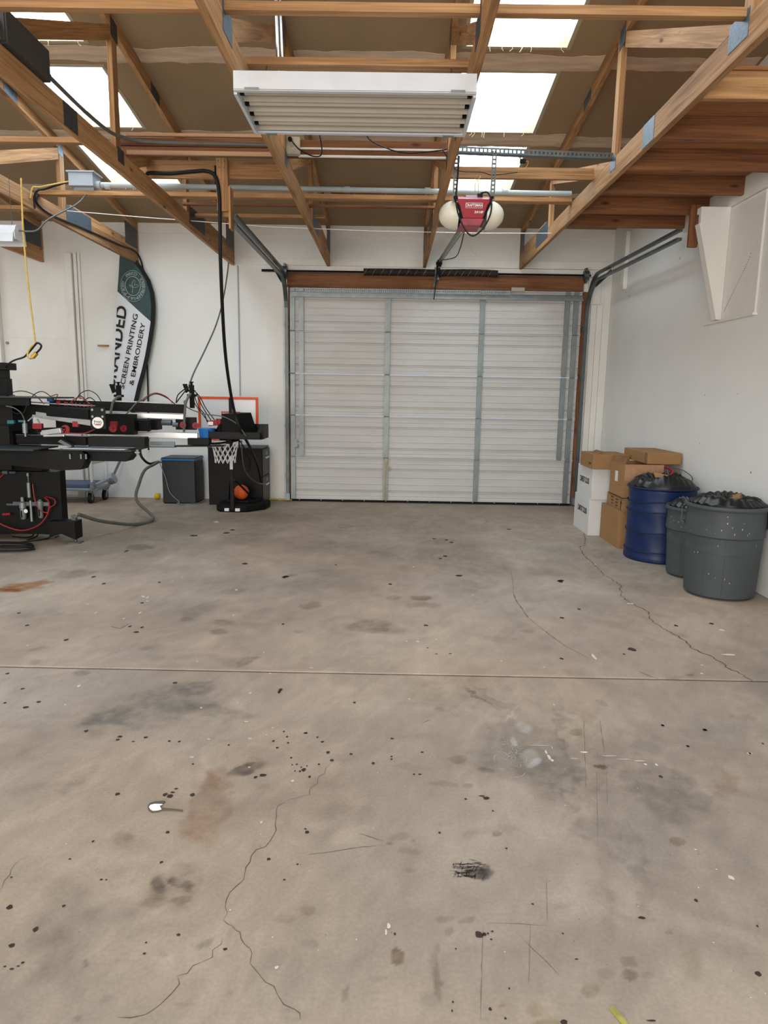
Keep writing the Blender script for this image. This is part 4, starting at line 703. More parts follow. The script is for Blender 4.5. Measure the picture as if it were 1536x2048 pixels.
tag(build(MB().tube([(q0[0], 4.2, 3.166), (q1[0]-.012, 4.2, ZC(4.2)-.002)], .011, 8).tube([(q0[0]+.02, 4.205, 3.166), (q1[0]+.008, 4.205, ZC(4.2)-.002)], .007, 8), 'steel_riser', 'chrome', smooth=True), 'bright steel conduit riser standing above the big fixture', 'conduit')
# thick conduit + junction box
t = thing('thick_conduit', 'thick grey plastic conduit running along the long brace board', 'conduit', (-.6, 6.65, 3.205))
build(MB().tube([(-2.66, 6.655, 3.262), (-1.2, 6.66, 3.256), (.2, 6.66, 3.25), (1.60, 6.66, 3.246)], .0235, 14), 'pipe', 'pvc', t, smooth=True)
for x in (-2.6, .30, -.43, 1.0): build(MB().cyl((x-.025, 6.66, 3.254), (x+.025, 6.66, 3.254), .0285, 14), 'coupling', 'pvc', t, smooth=True)
t = thing('junction_box', 'light grey junction box at the left end of the thick conduit', 'junction box', (-2.8, 6.65, 3.205))
build(B(-2.92, -2.70, 6.57, 6.75, 3.232, 3.345), 'body', 'boxgrey', t, bevel=.004); build(B(-2.935, -2.685, 6.56, 6.76, 3.346, 3.358), 'lid', 'boxgrey', t); build(MB().cyl((-2.70, 6.655, 3.262), (-2.665, 6.655, 3.262), .032, 12), 'connector', 'pvc', t)
build(B(-2.9, -2.72, 6.63, 6.69, 3.205, 3.232), 'bracket', 'boxgrey', t)
a = P(137, 362, 6.6)
tag(build(MB().tube(spline([(-2.92, 6.64, 3.29), P(115, 370, 6.6), P(90, 378, 6.6), (-3.2, 6.57, 3.185), (-3.233, 6.56, 3.12), (-3.233, 6.56, 3.03)]), .009, 8), 'black_cable', 'rubber', smooth=True), 'black cable from the junction box to the left truss', 'cable')
tag(build(MB().tube(spline([(-2.92, 6.60, 3.275), P(110, 368, 6.55), P(80, 374, 6.52), (-3.21, 6.5, 3.19), (-3.233, 6.49, 3.10)]), .007, 8), 'yellow_cable', 'cordy', smooth=True), 'yellow cable from the junction box to the left truss', 'cable')
tag(build(MB().tube(spline([P(76, 388, 6.62), (-3.232, 6.6, 3.09), (-3.232, 6.85, 3.05), (-3.232, 7.4, 3.075), (-3.232, 8.0, 3.10), (-3.232, 8.6, 3.12), (-3.222, 9.0, 3.14), P(283, 525, 9.15), P(291, 580, 9.16), P(293, 680, 9.17), P(296, 790, 9.17), P(297, 900, 9.17)]), .010, 8), 'black_cable', 'rubber', smooth=True), 'black cable stapled along the left truss and dropping behind the flag', 'cable')

# ------------------------------------------------------------------ perforated angle, opener
def perf_strip(mb, p, q, w, side, thick=.003, step=.025, hole=.009):
    """steel strip from p to q with real round-ish holes; side = direction across the strip"""
    p = Vector(p); q = Vector(q); d = (q-p); L_ = d.length; d = d/L_; s = Vector(side).normalized(); nrm = d.cross(s)*thick
    n = max(1, int(L_/step)); st = L_/n; h = hole
    for k in range(n):
        a = k*st; c = a+st/2
        for (u0, u1, v0, v1) in ((a, a+st, -w/2, -h), (a, a+st, h, w/2), (a, c-h, -h, h), (c+h, a+st, -h, h)):
            cs = [p+d*u+s*v for u, v in ((u0, v0), (u1, v0), (u1, v1), (u0, v1))]; mb.hexa(cs, [x+nrm for x in cs])
pa = thing('slotted_angle', 'long slotted steel angle spanning the two right trusses above the opener', 'slotted angle', (1.0, 5.42, 3.17))
mb = MB(); perf_strip(mb, (.40, 5.405, 3.20), (1.62, 5.455, 3.183), .042, (0, 0, 1), hole=.0085, step=.03); mb.hexa([(.40, 5.408, 3.178), (1.62, 5.458, 3.161), (1.62, 5.50, 3.161), (.40, 5.45, 3.178)], [(.40, 5.408, 3.181), (1.62, 5.458, 3.164), (1.62, 5.50, 3.164), (.40, 5.45, 3.181)])
build(mb, 'angle', 'galv_dk', pa)
op = thing('garage_door_opener', 'red and white garage door opener hanging below the slotted angle', 'opener', (.59, 5.55, 2.68))
for (x, lean) in ((.452, 0), (.73, .0)):
    mb = MB(); perf_strip(mb, (x-.006, 5.40, 3.19), (x, 5.47, 2.86), .034, (1, 0, 0), hole=.0075, step=.028); build(mb, 'hanger_strap', 'galv_dk', op)
yf, yb = 5.42, 5.72; cx = .588
mb = MB(); mb.hexa([(.505, yf+.03, 2.735), (.668, yf+.03, 2.735), (.668, yb, 2.735), (.505, yb, 2.735)], [(.463, yf, 2.862), (.713, yf, 2.862), (.713, yb, 2.862), (.463, yb, 2.862)]); build(mb, 'casing', 'crimson', op, bevel=.006)
mb = MB(); mb.hexa([(.461, yf-.002, 2.8625), (.715, yf-.002, 2.8625), (.715, yb, 2.8625), (.461, yb, 2.8625)], [(.472, yf+.06, 2.893), (.706, yf+.06, 2.893), (.706, yb, 2.893), (.472, yb, 2.893)]); build(mb, 'top_cover', 'pinkred', op, bevel=.003)
mb = MB(); mb.hexa([(.495, yf+.06, 2.695), (.65, yf+.06, 2.695), (.65, yb-.02, 2.695), (.495, yb-.02, 2.695)], [(.503, yf+.028, 2.7345), (.67, yf+.028, 2.7345), (.67, yb, 2.7345), (.503, yb, 2.7345)]); build(mb, 'underside', 'pinkred', op, bevel=.003)
for s in (-1, 1):
    e = .463 if s < 0 else .713; mb = MB()
    mb.hexa([(cx+s*.072, yf+.026, 2.736), (cx+s*.088, yf+.028, 2.736), (cx+s*.088, yb, 2.736), (cx+s*.072, yb, 2.736)], [(cx+s*.122, yf-.004, 2.885), (cx+s*.148, yf, 2.885), (cx+s*.148, yb, 2.885), (cx+s*.122, yb, 2.885)]); build(mb, 'side_frame', 'blackm', op)
    mb = MB(); mb.sphere((cx+s*.125, (yf+yb)/2, 2.785), .125, 24, 14, (.98, 1.05, .82)); me = build(mb, 'light_lens', 'lens', op, smooth=True)
    bm = bmesh.new(); bm.from_mesh(me.data); bmesh.ops.bisect_plane(bm, geom=bm.verts[:]+bm.edges[:]+bm.faces[:], plane_co=(-s*.02, 0, 0), plane_no=(-s, 0, 0), clear_outer=True); bm.to_mesh(me.data); bm.free()
    mb = MB(); mb.cyl((cx+s*.128, yf-.004, 2.842), (cx+s*.128, yf-.009, 2.842), .007, 10); build(mb, 'screw', 'chrome', op)
nrm = Vector((0, -1, -.22)).normalized(); up = Vector((0, -.23, 1)).normalized()
def face(z): return yf+.03*(2.862-z)/.127-.0015
mb = text_on(MB(), 'CRAFTSMAN', .026, (.592, face(2.822), 2.822), (1, 0, 0), up, bold=.0006, sx=.86)
for (xa, xb, za, zb2) in ((.530, .654, 2.837, 2.839), (.530, .654, 2.805, 2.807), (.530, .532, 2.805, 2.839), (.652, .654, 2.805, 2.839)): mb.hexa([(xa, face(za), za), (xb, face(za), za), (xb, face(za)+.002, za), (xa, face(za)+.002, za)], [(xa, face(zb2), zb2), (xb, face(zb2), zb2), (xb, face(zb2)+.002, zb2), (xa, face(zb2)+.002, zb2)])
build(mb, 'maker_badge', 'print', op); build(text_on(MB(), '3/4 HP', .023, (.630, face(2.777), 2.777), (1, 0, 0), up, bold=.0006), 'power_lettering', 'print', op)
build(B(.535, .625, yf+.07, yf+.13, 2.894, 2.91), 'terminal_strip', 'boxgrey', op)
build(MB().box(.62, .66, yf+.06, yf+.10, 2.894, 2.92).box(.53, .6, yf+.13, yf+.15, 2.895, 2.918), 'wiring_clip', 'rubber', op)
build(MB().tube(spline([(.645, yf+.05, 2.92), (.69, yf+.02, 2.915), (.715, yf-.01, 2.85), (.712, yf-.02, 2.76), (.665, yf-.03, 2.66), (.59, yf-.03, 2.60), (.53, yf-.03, 2.64), (.475, yf-.02, 2.75), (.455, yf-.01, 2.86), (.462, yf, 3.0), (.47, yf, 3.16)]), .006, 8), 'power_cord', 'rubber', op, smooth=True)
build(MB().tube(spline([(.61, yf+.1, 2.91), (.60, yf+.05, 2.98), (.64, yf+.1, 3.05), (.63, 5.9, 3.16)]), .002, 5).tube(spline([(.63, yf+.1, 2.91), (.62, yf+.05, 2.99), (.65, 5.8, 3.10), (.645, 5.95, 3.16)]), .002, 5).tube(spline([(.63, 5.70, 2.70), (.60, 5.72, 2.63), (.61, 5.73, 2.58), (.655, 5.74, 2.53)]), .0018, 5), 'bell_wires', 'cordy', op)
rail = thing('opener_rail', 'steel opener rail sloping from the opener to the door header', 'rail', (.55, 7.4, 2.9))
RA, RB = Vector((.535, 5.70, 2.735)), Vector((.575, 8.98, 3.075))
build(MB().beam(RA, RB, .022, .032), 'rail', 'galv', rail); build(MB().beam(RA+Vector((.018, 0, -.022)), RB+Vector((.018, 0, -.022)), .006, .006), 'chain', 'galv_dk', rail)
build(MB().tube(spline([(.555, 5.72, 2.71), (.60, 6.5, 2.74), (.64, 7.4, 2.83), (.62, 8.2, 2.95), (.585, 8.8, 3.05)]), .005, 6), 'drive_cable', 'rubber', rail)
build(MB().box(.55, .60, 8.96, 9.02, 3.01, 3.085).box(.545, .56, 9.0, 9.15, 2.92, 3.04).box(.575, .59, 9.0, 9.17, 2.90, 3.0).cyl((.535, 9.01, 3.05), (.61, 9.01, 3.05), .018, 10), 'header_bracket', 'blackm', rail)
build(MB().beam((.565, 9.05, 2.96), (.54, 9.08, 2.82), .02, .006).beam((.54, 9.07, 2.93), (.522, 9.10, 2.78), .03, .005), 'door_arm', 'galv', rail)
build(MB().tube([(.56, 9.0, 3.02), (.545, 9.03, 2.86), (.522, 9.06, 2.62)], .006, 6), 'release_cord', 'rubber', rail)
t = tag(build(MB().tube(spline([P(885, 300, 5.38), P(905, 330, 5.4), P(918, 342, 5.42), P(965, 345, 5.43), P(985, 350, 5.44), P(1035, 345, 5.45)]), .003, 6), 'bell_wire', 'rubber'), 'thin wire strung past the opener hanger straps', 'wire')
t = thing('sensor_box', 'small black receiver hanging under the slotted angle', 'receiver', (.9, 5.44, 3.1)); q = P(1046, 322, 5.44)
build(B(q[0]-.02, q[0]+.02, 5.43, 5.46, q[2]-.012, q[2]+.012), 'case', 'blackm', t); build(MB().tube(spline([(q[0]-.015, 5.45, q[2]+.012), (q[0]-.02, 5.46, q[2]+.03), (q[0]-.018, 5.475, 3.17)]), .003, 5), 'hanger', 'galv_dk', t); build(MB().tube(spline([(q[0]+.02, 5.445, q[2]), (q[0]+.04, 5.445, q[2]-.005), (q[0]+.02, 5.45, q[2]-.045), (q[0]-.03, 5.46, q[2]-.05)]), .0025, 5), 'lead', 'cordy', t)

# ------------------------------------------------------------------ sectional door
door = thing('door_1', 'white ribbed sectional garage door with galvanised stiles', None, (.55, 9.2, 0), kind='structure')
JZ = [.03, .603, 1.145, 1.682, 2.219, 2.755]; YD = 9.175; XA, XB = -1.30, 2.42
def section(k):
    z0, z1 = JZ[k]+.002, JZ[k+1]-.002; H = z1-z0
    pr = [(0, z0), (-.024, z0), (-.024, z0+.012), (0, z0+.014)]
    for (f, d, kind) in ((.10, .004, 'r'), (.21, .012, 'g'), (.375, .005, 'r'), (.54, .005, 'r'), (.725, .012, 'g'), (.86, .004, 'r')):
        z = z0+f*H
        if kind == 'r': pr += [(0, z-.008), (-d, z-.003), (-d, z+.003), (0, z+.008)]
        else: pr += [(0, z-.014), (-.008, z-.010), (-.008, z-.003), (d, z), (d, z+.007), (0, z+.012)]
    pr += [(0, z1-.014), (-.02, z1-.012), (-.02, z1), (0, z1)]
    n = len(pr); mb = MB(); xs = (XA, XB)
    mb.add([(x, YD+a, z) for x in xs for a, z in pr]+[(x, YD+.03, z) for x in xs for z in (z0, z1)], [(i, i+1, n+i+1, n+i) for i in range(n-1)]+[(2*n, 2*n+2, 2*n+3, 2*n+1), (0, n, 2*n+2, 2*n), (n-1, 2*n+1, 2*n+3, 2*n-1), tuple(range(n))+(2*n+1, 2*n), tuple(range(n, 2*n))[::-1]+(2*n+2, 2*n+3)])
    s = build(mb, 'door_section', 'door', door)
    st = [(-1.28, .06), (-.052, .063), (1.152, .063), (2.345, .06)]
    if k: st += [(-1.165, .062), (2.235, .062)]
    for (x, w) in st:
        build(MB().box(x-w/2, x+w/2, YD-.034, YD-.0245, z0+.002, z1-.002).box(x-w/2, x-w/2+.004, YD-.0245, YD-.005, z0+.03, z1-.03).box(x+w/2-.004, x+w/2, YD-.0245, YD-.005, z0+.03, z1-.03), 'stile', 'galv', s)
    for (x, w) in st[:4]:
        if k < 4:
            zz = JZ[k+1]; mb = MB(); mb.prism([(x-.022, zz-.03), (x-.015, zz-.072), (x, zz-.082), (x+.015, zz-.072), (x+.022, zz-.03)], 'y', YD-.0385, YD-.0345); mb.prism([(x-.022, zz+.03), (x+.022, zz+.03), (x+.015, zz+.072), (x, zz+.082), (x-.015, zz+.072)], 'y', YD-.0385, YD-.0345)
            mb.cyl((x-.035, YD-.043, zz), (x+.035, YD-.043, zz), .007, 8); mb.cyl((x, YD-.0385, zz-.06), (x, YD-.044, zz-.06), .006, 8); mb.cyl((x, YD-.0385, zz+.055), (x, YD-.044, zz+.055), .006, 8)
            build(mb, 'hinge', 'galv', s)
    return s
for k in range(5): section(k)
mb = MB(); mb.box(XA, XB, YD-.075, YD-.026, 2.645, 2.649); mb.box(XA, XB, YD-.079, YD-.075, 2.635, 2.66); mb.box(XA, XB, YD-.04, YD-.036, 2.649, 2.70); mb.box(XA, XB, YD-.075, YD-.026, 2.70, 2.704); build(mb, 'top_strut', 'galv', door)
mb = MB(); perf_strip(mb, (-1.10, YD-.079, 2.728), (1.50, YD-.079, 2.728), .022, (0, 0, 1), hole=.0065, step=.026); perf_strip(mb, (-1.10, YD-.079, 2.705), (1.50, YD-.079, 2.705), .022, (0, 0, 1), hole=.0065, step=.026); build(mb, 'slotted_angle', 'galv', door)
build(B(1.505, 1.67, YD-.07, YD-.03, 2.745, 2.79), 'clip_plate', 'refl', door)
build(B(XA, XB, YD-.02, YD+.02, .012, .030), 'bottom_rail', 'blackm', door)
build(MB().prism([(YD-.03, .002), (YD+.02, .002), (YD+.02, .012), (YD-.02, .012)], 'x', XA, XB), 'bottom_seal', 'rubber', door)
mb = MB()
for q in range(13): mb.cyl((XA+.1+q*.29, YD-.02, .022), (XA+.1+q*.29, YD-.027, .022), .007, 8)
tag(build(mb, 'rail_bolts', 'galv', door), kind='stuff')
mb = MB(); mb.box(-1.29, -1.22, YD-.048, YD-.0355, .73, .83); mb.box(-1.22, -1.15, YD-.052, YD-.044, .765, .785); mb.cyl((-1.235, YD-.048, .775), (-1.235, YD-.06, .775), .012, 10); build(mb, 'slide_lock', 'galv', door)
build(MB().tube(spline([(-.085, YD-.05, .60), (-.06, YD-.05, .54), (-.045, YD-.055, .50), (-.055, YD-.055, .3), (-.065, YD-.055, .04)]), .005, 6).tube(spline([(-.015, YD-.05, .60), (-.035, YD-.05, .54), (-.045, YD-.055, .50), (-.01, YD-.055, .485), (.012, YD-.055, .46), (.002, YD-.055, .435), (-.02, YD-.055, .445)]), .005, 6), 'pull_rope', 'cordy', door)
# tracks, shaft, springs
M_['spring'] = mat('rusty_spring', (52, 45, 41), .55, .3, var=.3, scale=20)
def track(label, x, s, ye, ze):
    t = thing('door_track', label, 'track', (x, 9.1, 0), 'garage door tracks')
    C = [(-.022, -.012), (.022, -.012), (.022, .012), (-.022, .012)]
    def path(yo, zo, r):
        pts = [(x, 9.115-yo, .03), (x, 9.115-yo, 2.42)]
        for q in range(1, 9):
            a = math.pi/2*q/8; pts.append((x, 9.115-yo-r*(1-math.cos(a)), 2.42+(r+zo)*math.sin(a)))
        pts.append((x, ye, ze+zo)); return pts
    build(MB().sweep(path(0, 0, .42), C, (1, 0, 0)), 'lower_track', 'galv_dk', t)
    p2 = path(-.005, .075, .42); build(MB().sweep(p2[2:], C, (1, 0, 0)), 'upper_track', 'galv_dk', t)
    for z in (.35, 1.0, 1.7, 2.3): build(B(x-.03, x+.03, 9.13, W0-.02, z-.025, z+.025), 'track_bracket', 'galv_dk', t)
    build(MB().box(x-.03+s*.0, x+.03, 9.10, W0-.03, .02, .11), 'foot_bracket', 'galv', t)
    build(MB().beam((x+s*.03, 8.9, 2.80), (x+s*.03, 8.3, 2.87), .004, .05), 'flag_bracket', 'galv_dk', t)
    return t
track('galvanised door track at the left of the garage door', -1.352, -1, 6.16, 2.83); track('galvanised door track at the right of the garage door', 2.475, 1, 6.32, 2.80)
t = thing('torsion_shaft', 'dark torsion shaft with two springs above the garage door', 'shaft', (.55, 9.1, 2.93))
build(MB().cyl((-1.62, 9.13, 2.952), (2.50, 9.13, 2.952), .0125, 12), 'shaft', 'blackm', t, smooth=True)
def coil(x0, x1, sag):
    n = int((x1-x0)/.011); mb = MB(); prof = []
    for i in range(n+1): prof.append((x0+(x1-x0)*i/n, .040+.005*(i % 2)))
    pts = [(x, 9.118, 2.952-sag*math.sin((x-x0)/(x1-x0)*3.1)) for x, r in prof]; mb.tube(pts, [r for x, r in prof], 14); return mb
build(coil(-.37, .53, -.004), 'torsion_spring', 'spring', t, smooth=True); build(coil(.58, 1.32, -.01), 'torsion_spring', 'spring', t, smooth=True)
for (xa, xb) in ((-.35, .5), (.62, 1.3)):
    mb = MB(); n = 8
    for q in range(n):
        x = xa+(xb-xa)*q/n; mb.tube([(x+dx, 9.118-.0465*math.cos(a), 2.953+.0465*math.sin(a)) for a, dx in ((-.9, -.016), (-.3, 0), (.3, .016), (.9, .032))], .0022, 5)
    tag(build(mb, 'painted_stripes', 'galv', t), kind='stuff')
for x in (-1.37, 2.44): build(MB().cyl((x-.03, 9.13, 2.952), (x+.03, 9.13, 2.952), .06, 20).box(x-.012, x+.012, 9.10, W0-.02, 2.86, 3.04), 'drum', 'galv_dk', t, smooth=True)
build(B(.525, .585, 9.11, 9.17, 2.87, 3.02), 'centre_bracket', 'galv', t); build(B(-1.66, -1.38, 9.10, 9.115, 2.935, 2.965), 'end_flat', 'blackm', t)

# ------------------------------------------------------------------ screen printing press at the left
pr_ = thing('screen_printing_press', 'large black automatic screen printing press at the left edge', 'printing press', (-3.6, 6.8, 0))
def pb(name, m, *a, bev=.004): return build(B(*a), name, m, pr_, bevel=bev)
pb('base_cabinet', 'black', -4.6, -3.15, 6.42, 6.66, .065, .66); pb('base_core', 'black', -4.6, -3.7, 6.66, 7.2, .065, .66); pb('base_cabinet', 'black', -4.6, -3.085, 6.40, 6.42, .075, .665)
pb('base_upper', 'black', -4.5, -3.28, 6.46, 6.62, .662, .87)
build(MB().prism([(-3.16, .065), (-3.05, .10), (-2.92, .045), (-2.92, .215), (-3.08, .215), (-3.16, .215)], 'y', 6.29, 6.45), 'foot_beam', 'black', pr_, bevel=.004)
def foot(x, y, z): build(MB().cyl((x, y, .012), (x, y, z), .014, 10).box(x-.055, x+.055, y-.05, y+.05, .0, .012).cyl((x, y, z), (x, y, z+.02), .024, 6), 'levelling_foot', 'galv_dk', pr_)
foot(-2.955, 6.37, .05); foot(-3.3, 6.6, .07); foot(-4.4, 6.6, .06); foot(-4.4, 7.2, .06)
build(MB().cyl((-2.955, 6.37, .215), (-2.955, 6.37, .27), .012, 8).box(-2.985, -2.925, 6.36, 6.38, .245, .262).box(-2.975, -2.935, 6.35, 6.39, .225, .24), 'clamp_bolt', 'galv_dk', pr_)
# carousel column and hubs
build(MB().lathe(-3.75, 6.75, [(.30, .87), (.30, 1.06), (.24, 1.08), (.24, 1.2)], 28, cap1=True), 'column', 'black', pr_, smooth=True)
pb('column_face', 'black', -3.66, -3.42, 6.20, 6.26, .70, 1.10); pb('hub_box', 'black', -4.5, -3.42, 6.28, 6.62, 1.05, 1.345)
pb('hub_plate', 'charcoal', -4.5, -3.0, 6.15, 6.62, 1.346, 1.36, bev=.003)
pb('hub_plate_edge', 'black', -4.5, -3.2, 6.17, 6.2, 1.28, 1.345)
mb = MB(); mb.box(-3.70, -3.60, 6.55, 6.65, 1.361, 1.52); mb.box(-3.715, -3.585, 6.54, 6.66, 1.361, 1.37); build(mb, 'centre_post', 'black', pr_, bevel=.003)
build(MB().box(-3.69, -3.61, 6.56, 6.64, 1.52, 1.60).box(-4.0, -3.575, 6.5, 6.7, 1.60, 1.665), 'post_head', 'black', pr_, bevel=.003)
mb = MB()
for (px, py) in ((21, 910), (43, 910), (22, 927), (45, 927)): q = P(px, py, 6.19); mb.cyl((q[0], 6.20, q[2]), (q[0], 6.19, q[2]), .012, 8)
build(mb, 'column_bolts', 'galv', pr_)
# print heads: two radial arms on the upper level
def arm(a, b, w, h, name='print_arm', m='black', bev=.004): return build(MB().beam(a, b, w, h), name, m, pr_, bevel=bev)
A1, B1 = P(20, 815, 6.5), P(186, 829, 5.97)
arm(A1, B1, .10, .088); q0, q1 = P(38, 803, 6.45), P(182, 811.5, 5.98); arm((q0[0], q0[1], q0[2]), (q1[0], q1[1], q1[2]), .09, .006, 'arm_cap', 'alu', .001)
e = P(196, 836, 5.95); pl = build(B(e[0]-.066, e[0]+.066, 5.945, 5.957, 1.10, 1.282), 'end_plate', 'black', pr_, bevel=.003)
for dx in (-.042, .044):
    for z in (1.262, 1.205): build(MB().cyl((e[0]+dx, 5.946, z), (e[0]+dx, 5.937, z), .0105, 12), 'plate_bolt', 'galv', pl)
lg = build(MB().cyl((e[0]-.001, 5.946, 1.152), (e[0]-.001, 5.942, 1.152), .049, 32), 'round_badge', 'print', pl)
mb = MB(); c = (e[0]-.001, 5.9405, 1.152)
for (pts) in ([(-.032, -.012), (-.026, .004), (-.03, .018), (-.012, .012), (.010, .010), (.026, .014), (.034, .004), (.028, -.008)], [(-.03, .018), (-.024, .012)]):
    mb.tube([(c[0]+u, c[1], c[2]+v) for u, v in pts], .0022, 5)
for u in (-.006, .008, .02): mb.tube([(c[0]+u, c[1], c[2]+.009), (c[0]+u, c[1], c[2]-.008)], .0016, 5)
build(mb, 'badge_emblem', 'charcoal', lg); build(B(c[0]-.022, c[0]+.026, c[1]-.001, c[1]+.001, c[2]-.02, c[2]-.012), 'badge_bar', 'redhose', lg)
arm(P(74, 829, 6.25), P(186, 846, 5.98), .03, .052, 'squeegee_rail', 'alu', .003)
arm(P(80, 860, 6.2), P(128, 858, 6.0), .03, .035, 'carriage', 'black')
A2, B2 = P(100, 808, 6.9), P(370, 818, 7.32)
arm(A2, B2, .11, .092); arm(P(130, 799, 6.9), P(345, 806, 7.30), .07, .012, 'arm_cap', 'alu', .001)
arm(P(208, 828, 7.08), P(370, 834, 7.30), .035, .052, 'squeegee_rail', 'alu', .003)
q = P(290, 847, 7.2); pb('drive_motor', 'black', q[0]-.16, q[0]+.14, 7.15, 7.32, 1.03, 1.14)
q = P(335, 845, 7.22); build(MB().cyl((q[0]-.05, 7.2, q[2]), (q[0]+.05, 7.2, q[2]), .03, 14).cyl((q[0]+.06, 7.2, q[2]-.02), (q[0]+.12, 7.2, q[2]-.02), .022, 12), 'air_cylinder', 'galv_dk', pr_, smooth=True)
def head(px, py, Y, s=1.0):
    """squeegee clamp stack with red knobs, standing on an arm end"""
    q = Vector(P(px, py, Y)); mb = MB(); mb.box(q.x-.022*s, q.x+.022*s, Y-.02, Y+.02, q.z-.10, q.z+.14); mb.box(q.x-.05, q.x+.05, Y-.01, Y+.01, q.z+.02, q.z+.045); h = build(mb, 'clamp_post', 'blackm', pr_, bevel=.003)
    build(MB().beam((q.x-.06, Y, q.z+.15), (q.x-.035, Y, q.z+.07), .014, .02).beam((q.x-.085, Y, q.z+.15), (q.x-.055, Y, q.z+.06), .012, .02), 'clamp_handle', 'blackm', h)
    build(MB().cyl((q.x, Y, q.z+.14), (q.x, Y, q.z+.17), .012, 10).cyl((q.x, Y, q.z+.165), (q.x, Y, q.z+.175), .024, 12), 'knob', 'blackm', h, smooth=True); return h
head(238, 798, 7.25); head(384, 797, 7.36)
def disc(px, py, Y, r=.036):
    q = P(px, py, Y); build(MB().cyl((q[0], Y-.008, q[2]), (q[0], Y+.008, q[2]), r, 20).cyl((q[0], Y-.03, q[2]), (q[0], Y+.03, q[2]), .008, 8), 'red_knob', 'red', pr_, smooth=True)
disc(131, 859, 6.02, .038); disc(226, 857, 6.3, .034); disc(247, 857, 6.5, .03); disc(366, 850, 7.2, .034); disc(391, 851, 7.3, .034)
for (px, py, Y, w) in ((76, 852, 6.1, .04), (152, 848, 6.05, .025), (228, 848, 6.4, .03)):
    q = P(px, py, Y); build(B(q[0]-w, q[0]+w, Y-.02, Y+.02, q[2]-.025, q[2]+.022), 'red_valve', 'red', pr_, bevel=.003)
q = P(50, 856, 6.1); build(MB().cyl((q[0], 6.1, q[2]-.045), (q[0], 6.1, q[2]+.04), .021, 16).cyl((q[0], 6.1, q[2]+.04), (q[0], 6.1, q[2]+.065), .01, 10).cyl((q[0], 6.1, q[2]-.075), (q[0], 6.1, q[2]-.045), .009, 8), 'lift_cylinder', 'galv', pr_, smooth=True)
build(MB().beam(P(86, 866, 6.02), P(124, 861, 5.98), .04, .045).beam(P(88, 872, 6.0), P(130, 871, 5.98), .03, .018), 'air_cylinder', 'alu', pr_, bevel=.006)
build(MB().beam(P(56, 842, 6.12), P(68, 832, 6.12), .01, .01).beam(P(68, 832, 6.12), P(84, 834, 6.12), .012, .014), 'linkage', 'galv', pr_); build(MB().beam(P(74, 838, 6.1), P(80, 848, 6.1), .012, .012), 'linkage', 'galv', pr_)
q = P(6, 846, 6.1); pb('teal_label', 'teal', q[0]-.04, q[0]+.02, 6.24, 6.27, q[2]-.012, q[2]+.018, bev=0); q = P(37, 843, 6.2); pb('teal_label', 'teal', q[0]-.03, q[0]+.03, 6.25, 6.27, q[2]-.008, q[2]+.01, bev=0)
pb('rear_frame', 'black', P(60, 0, 6.8)[0], P(232, 0, 6.8)[0], 6.78, 6.88, 1.0, 1.20); pb('rear_frame', 'black', P(322, 0, 7.3)[0], P(366, 0, 7.3)[0], 7.30, 7.36, 1.03, 1.16)
pb('rear_arm', 'black', P(225, 0, 6.9)[0], P(262, 0, 6.9)[0], 6.9, 6.98, 1.03, 1.14)
# frame level
a0, a1 = P(35, 874, 6.15), P(252, 884, 6.0); arm((a0[0], 6.2, .985), (P(130, 0, 6.1)[0], 6.1, .985), .12, .075, 'frame_arm'); pb('frame_arm', 'black', P(128, 0, 6.0)[0], P(253, 0, 6.0)[0], 5.99, 6.10, .942, 1.032)
build(MB().beam((a0[0], 6.13, 1.027), (P(130, 0, 6.0)[0], 6.03, 1.027), .012, .004).beam((a0[0]+.02, 6.13, .942), (P(128, 0, 6.0)[0], 6.03, .945), .01, .004), 'arm_edge', 'galv_dk', pr_)
# pallets
def pallet(x0, x1, y0, y1, z, white=True):
    p = build(B(x0, x1, y0, y1, z-.014, z), 'pallet', 'charcoal', pr_, bevel=.004)
    if white: build(B(x0+.03, x1-.06, y0+.012, y1-.01, z+.0005, z+.004), 'pallet_sheet', 'white', p)
    return p
pallet(-2.84, -2.215, 5.90, 6.34, .925); build(MB().prism([(-2.86, .908), (-2.23, .908), (-2.31, .815), (-2.66, .815), (-2.80, .83)], 'y', 6.02, 6.2), 'pallet_bracket', 'black', pr_)
q = P(273, 902, 5.9); build(MB().cyl((q[0], 5.92, .885), (q[0], 5.92, .93), .012, 8).box(q[0]-.02, q[0]+.02, 5.91, 5.93, .90, .912), 'pallet_stop', 'galv', pr_)
build(MB().prism([(-3.5, .905), (-2.66, .905), (-2.62, .86), (-2.68, .745), (-2.85, .735), (-3.5, .79)], 'y', 5.95, 6.10), 'pallet_bracket', 'black', pr_); pallet(-3.48, -2.98, 5.75, 6.2, .93, False)
build(MB().prism([(P(80, 0, 6.1)[0], 1.0), (P(103, 0, 6.1)[0], .95), (P(103, 0, 6.1)[0], .93), (P(74, 0, 6.1)[0], .98)], 'y', 5.98, 6.04), 'side_plate', 'galv_dk', pr_)
mb = MB()
for px in (140, 162, 172): q = P(px, 911, 5.94); mb.cyl((q[0], 5.94, q[2]-.03), (q[0], 5.94, q[2]+.012), .008, 8)
build(mb, 'pallet_screws', 'galv', pr_)
pallet(-4.3, -3.68, 5.7, 6.1, .90)
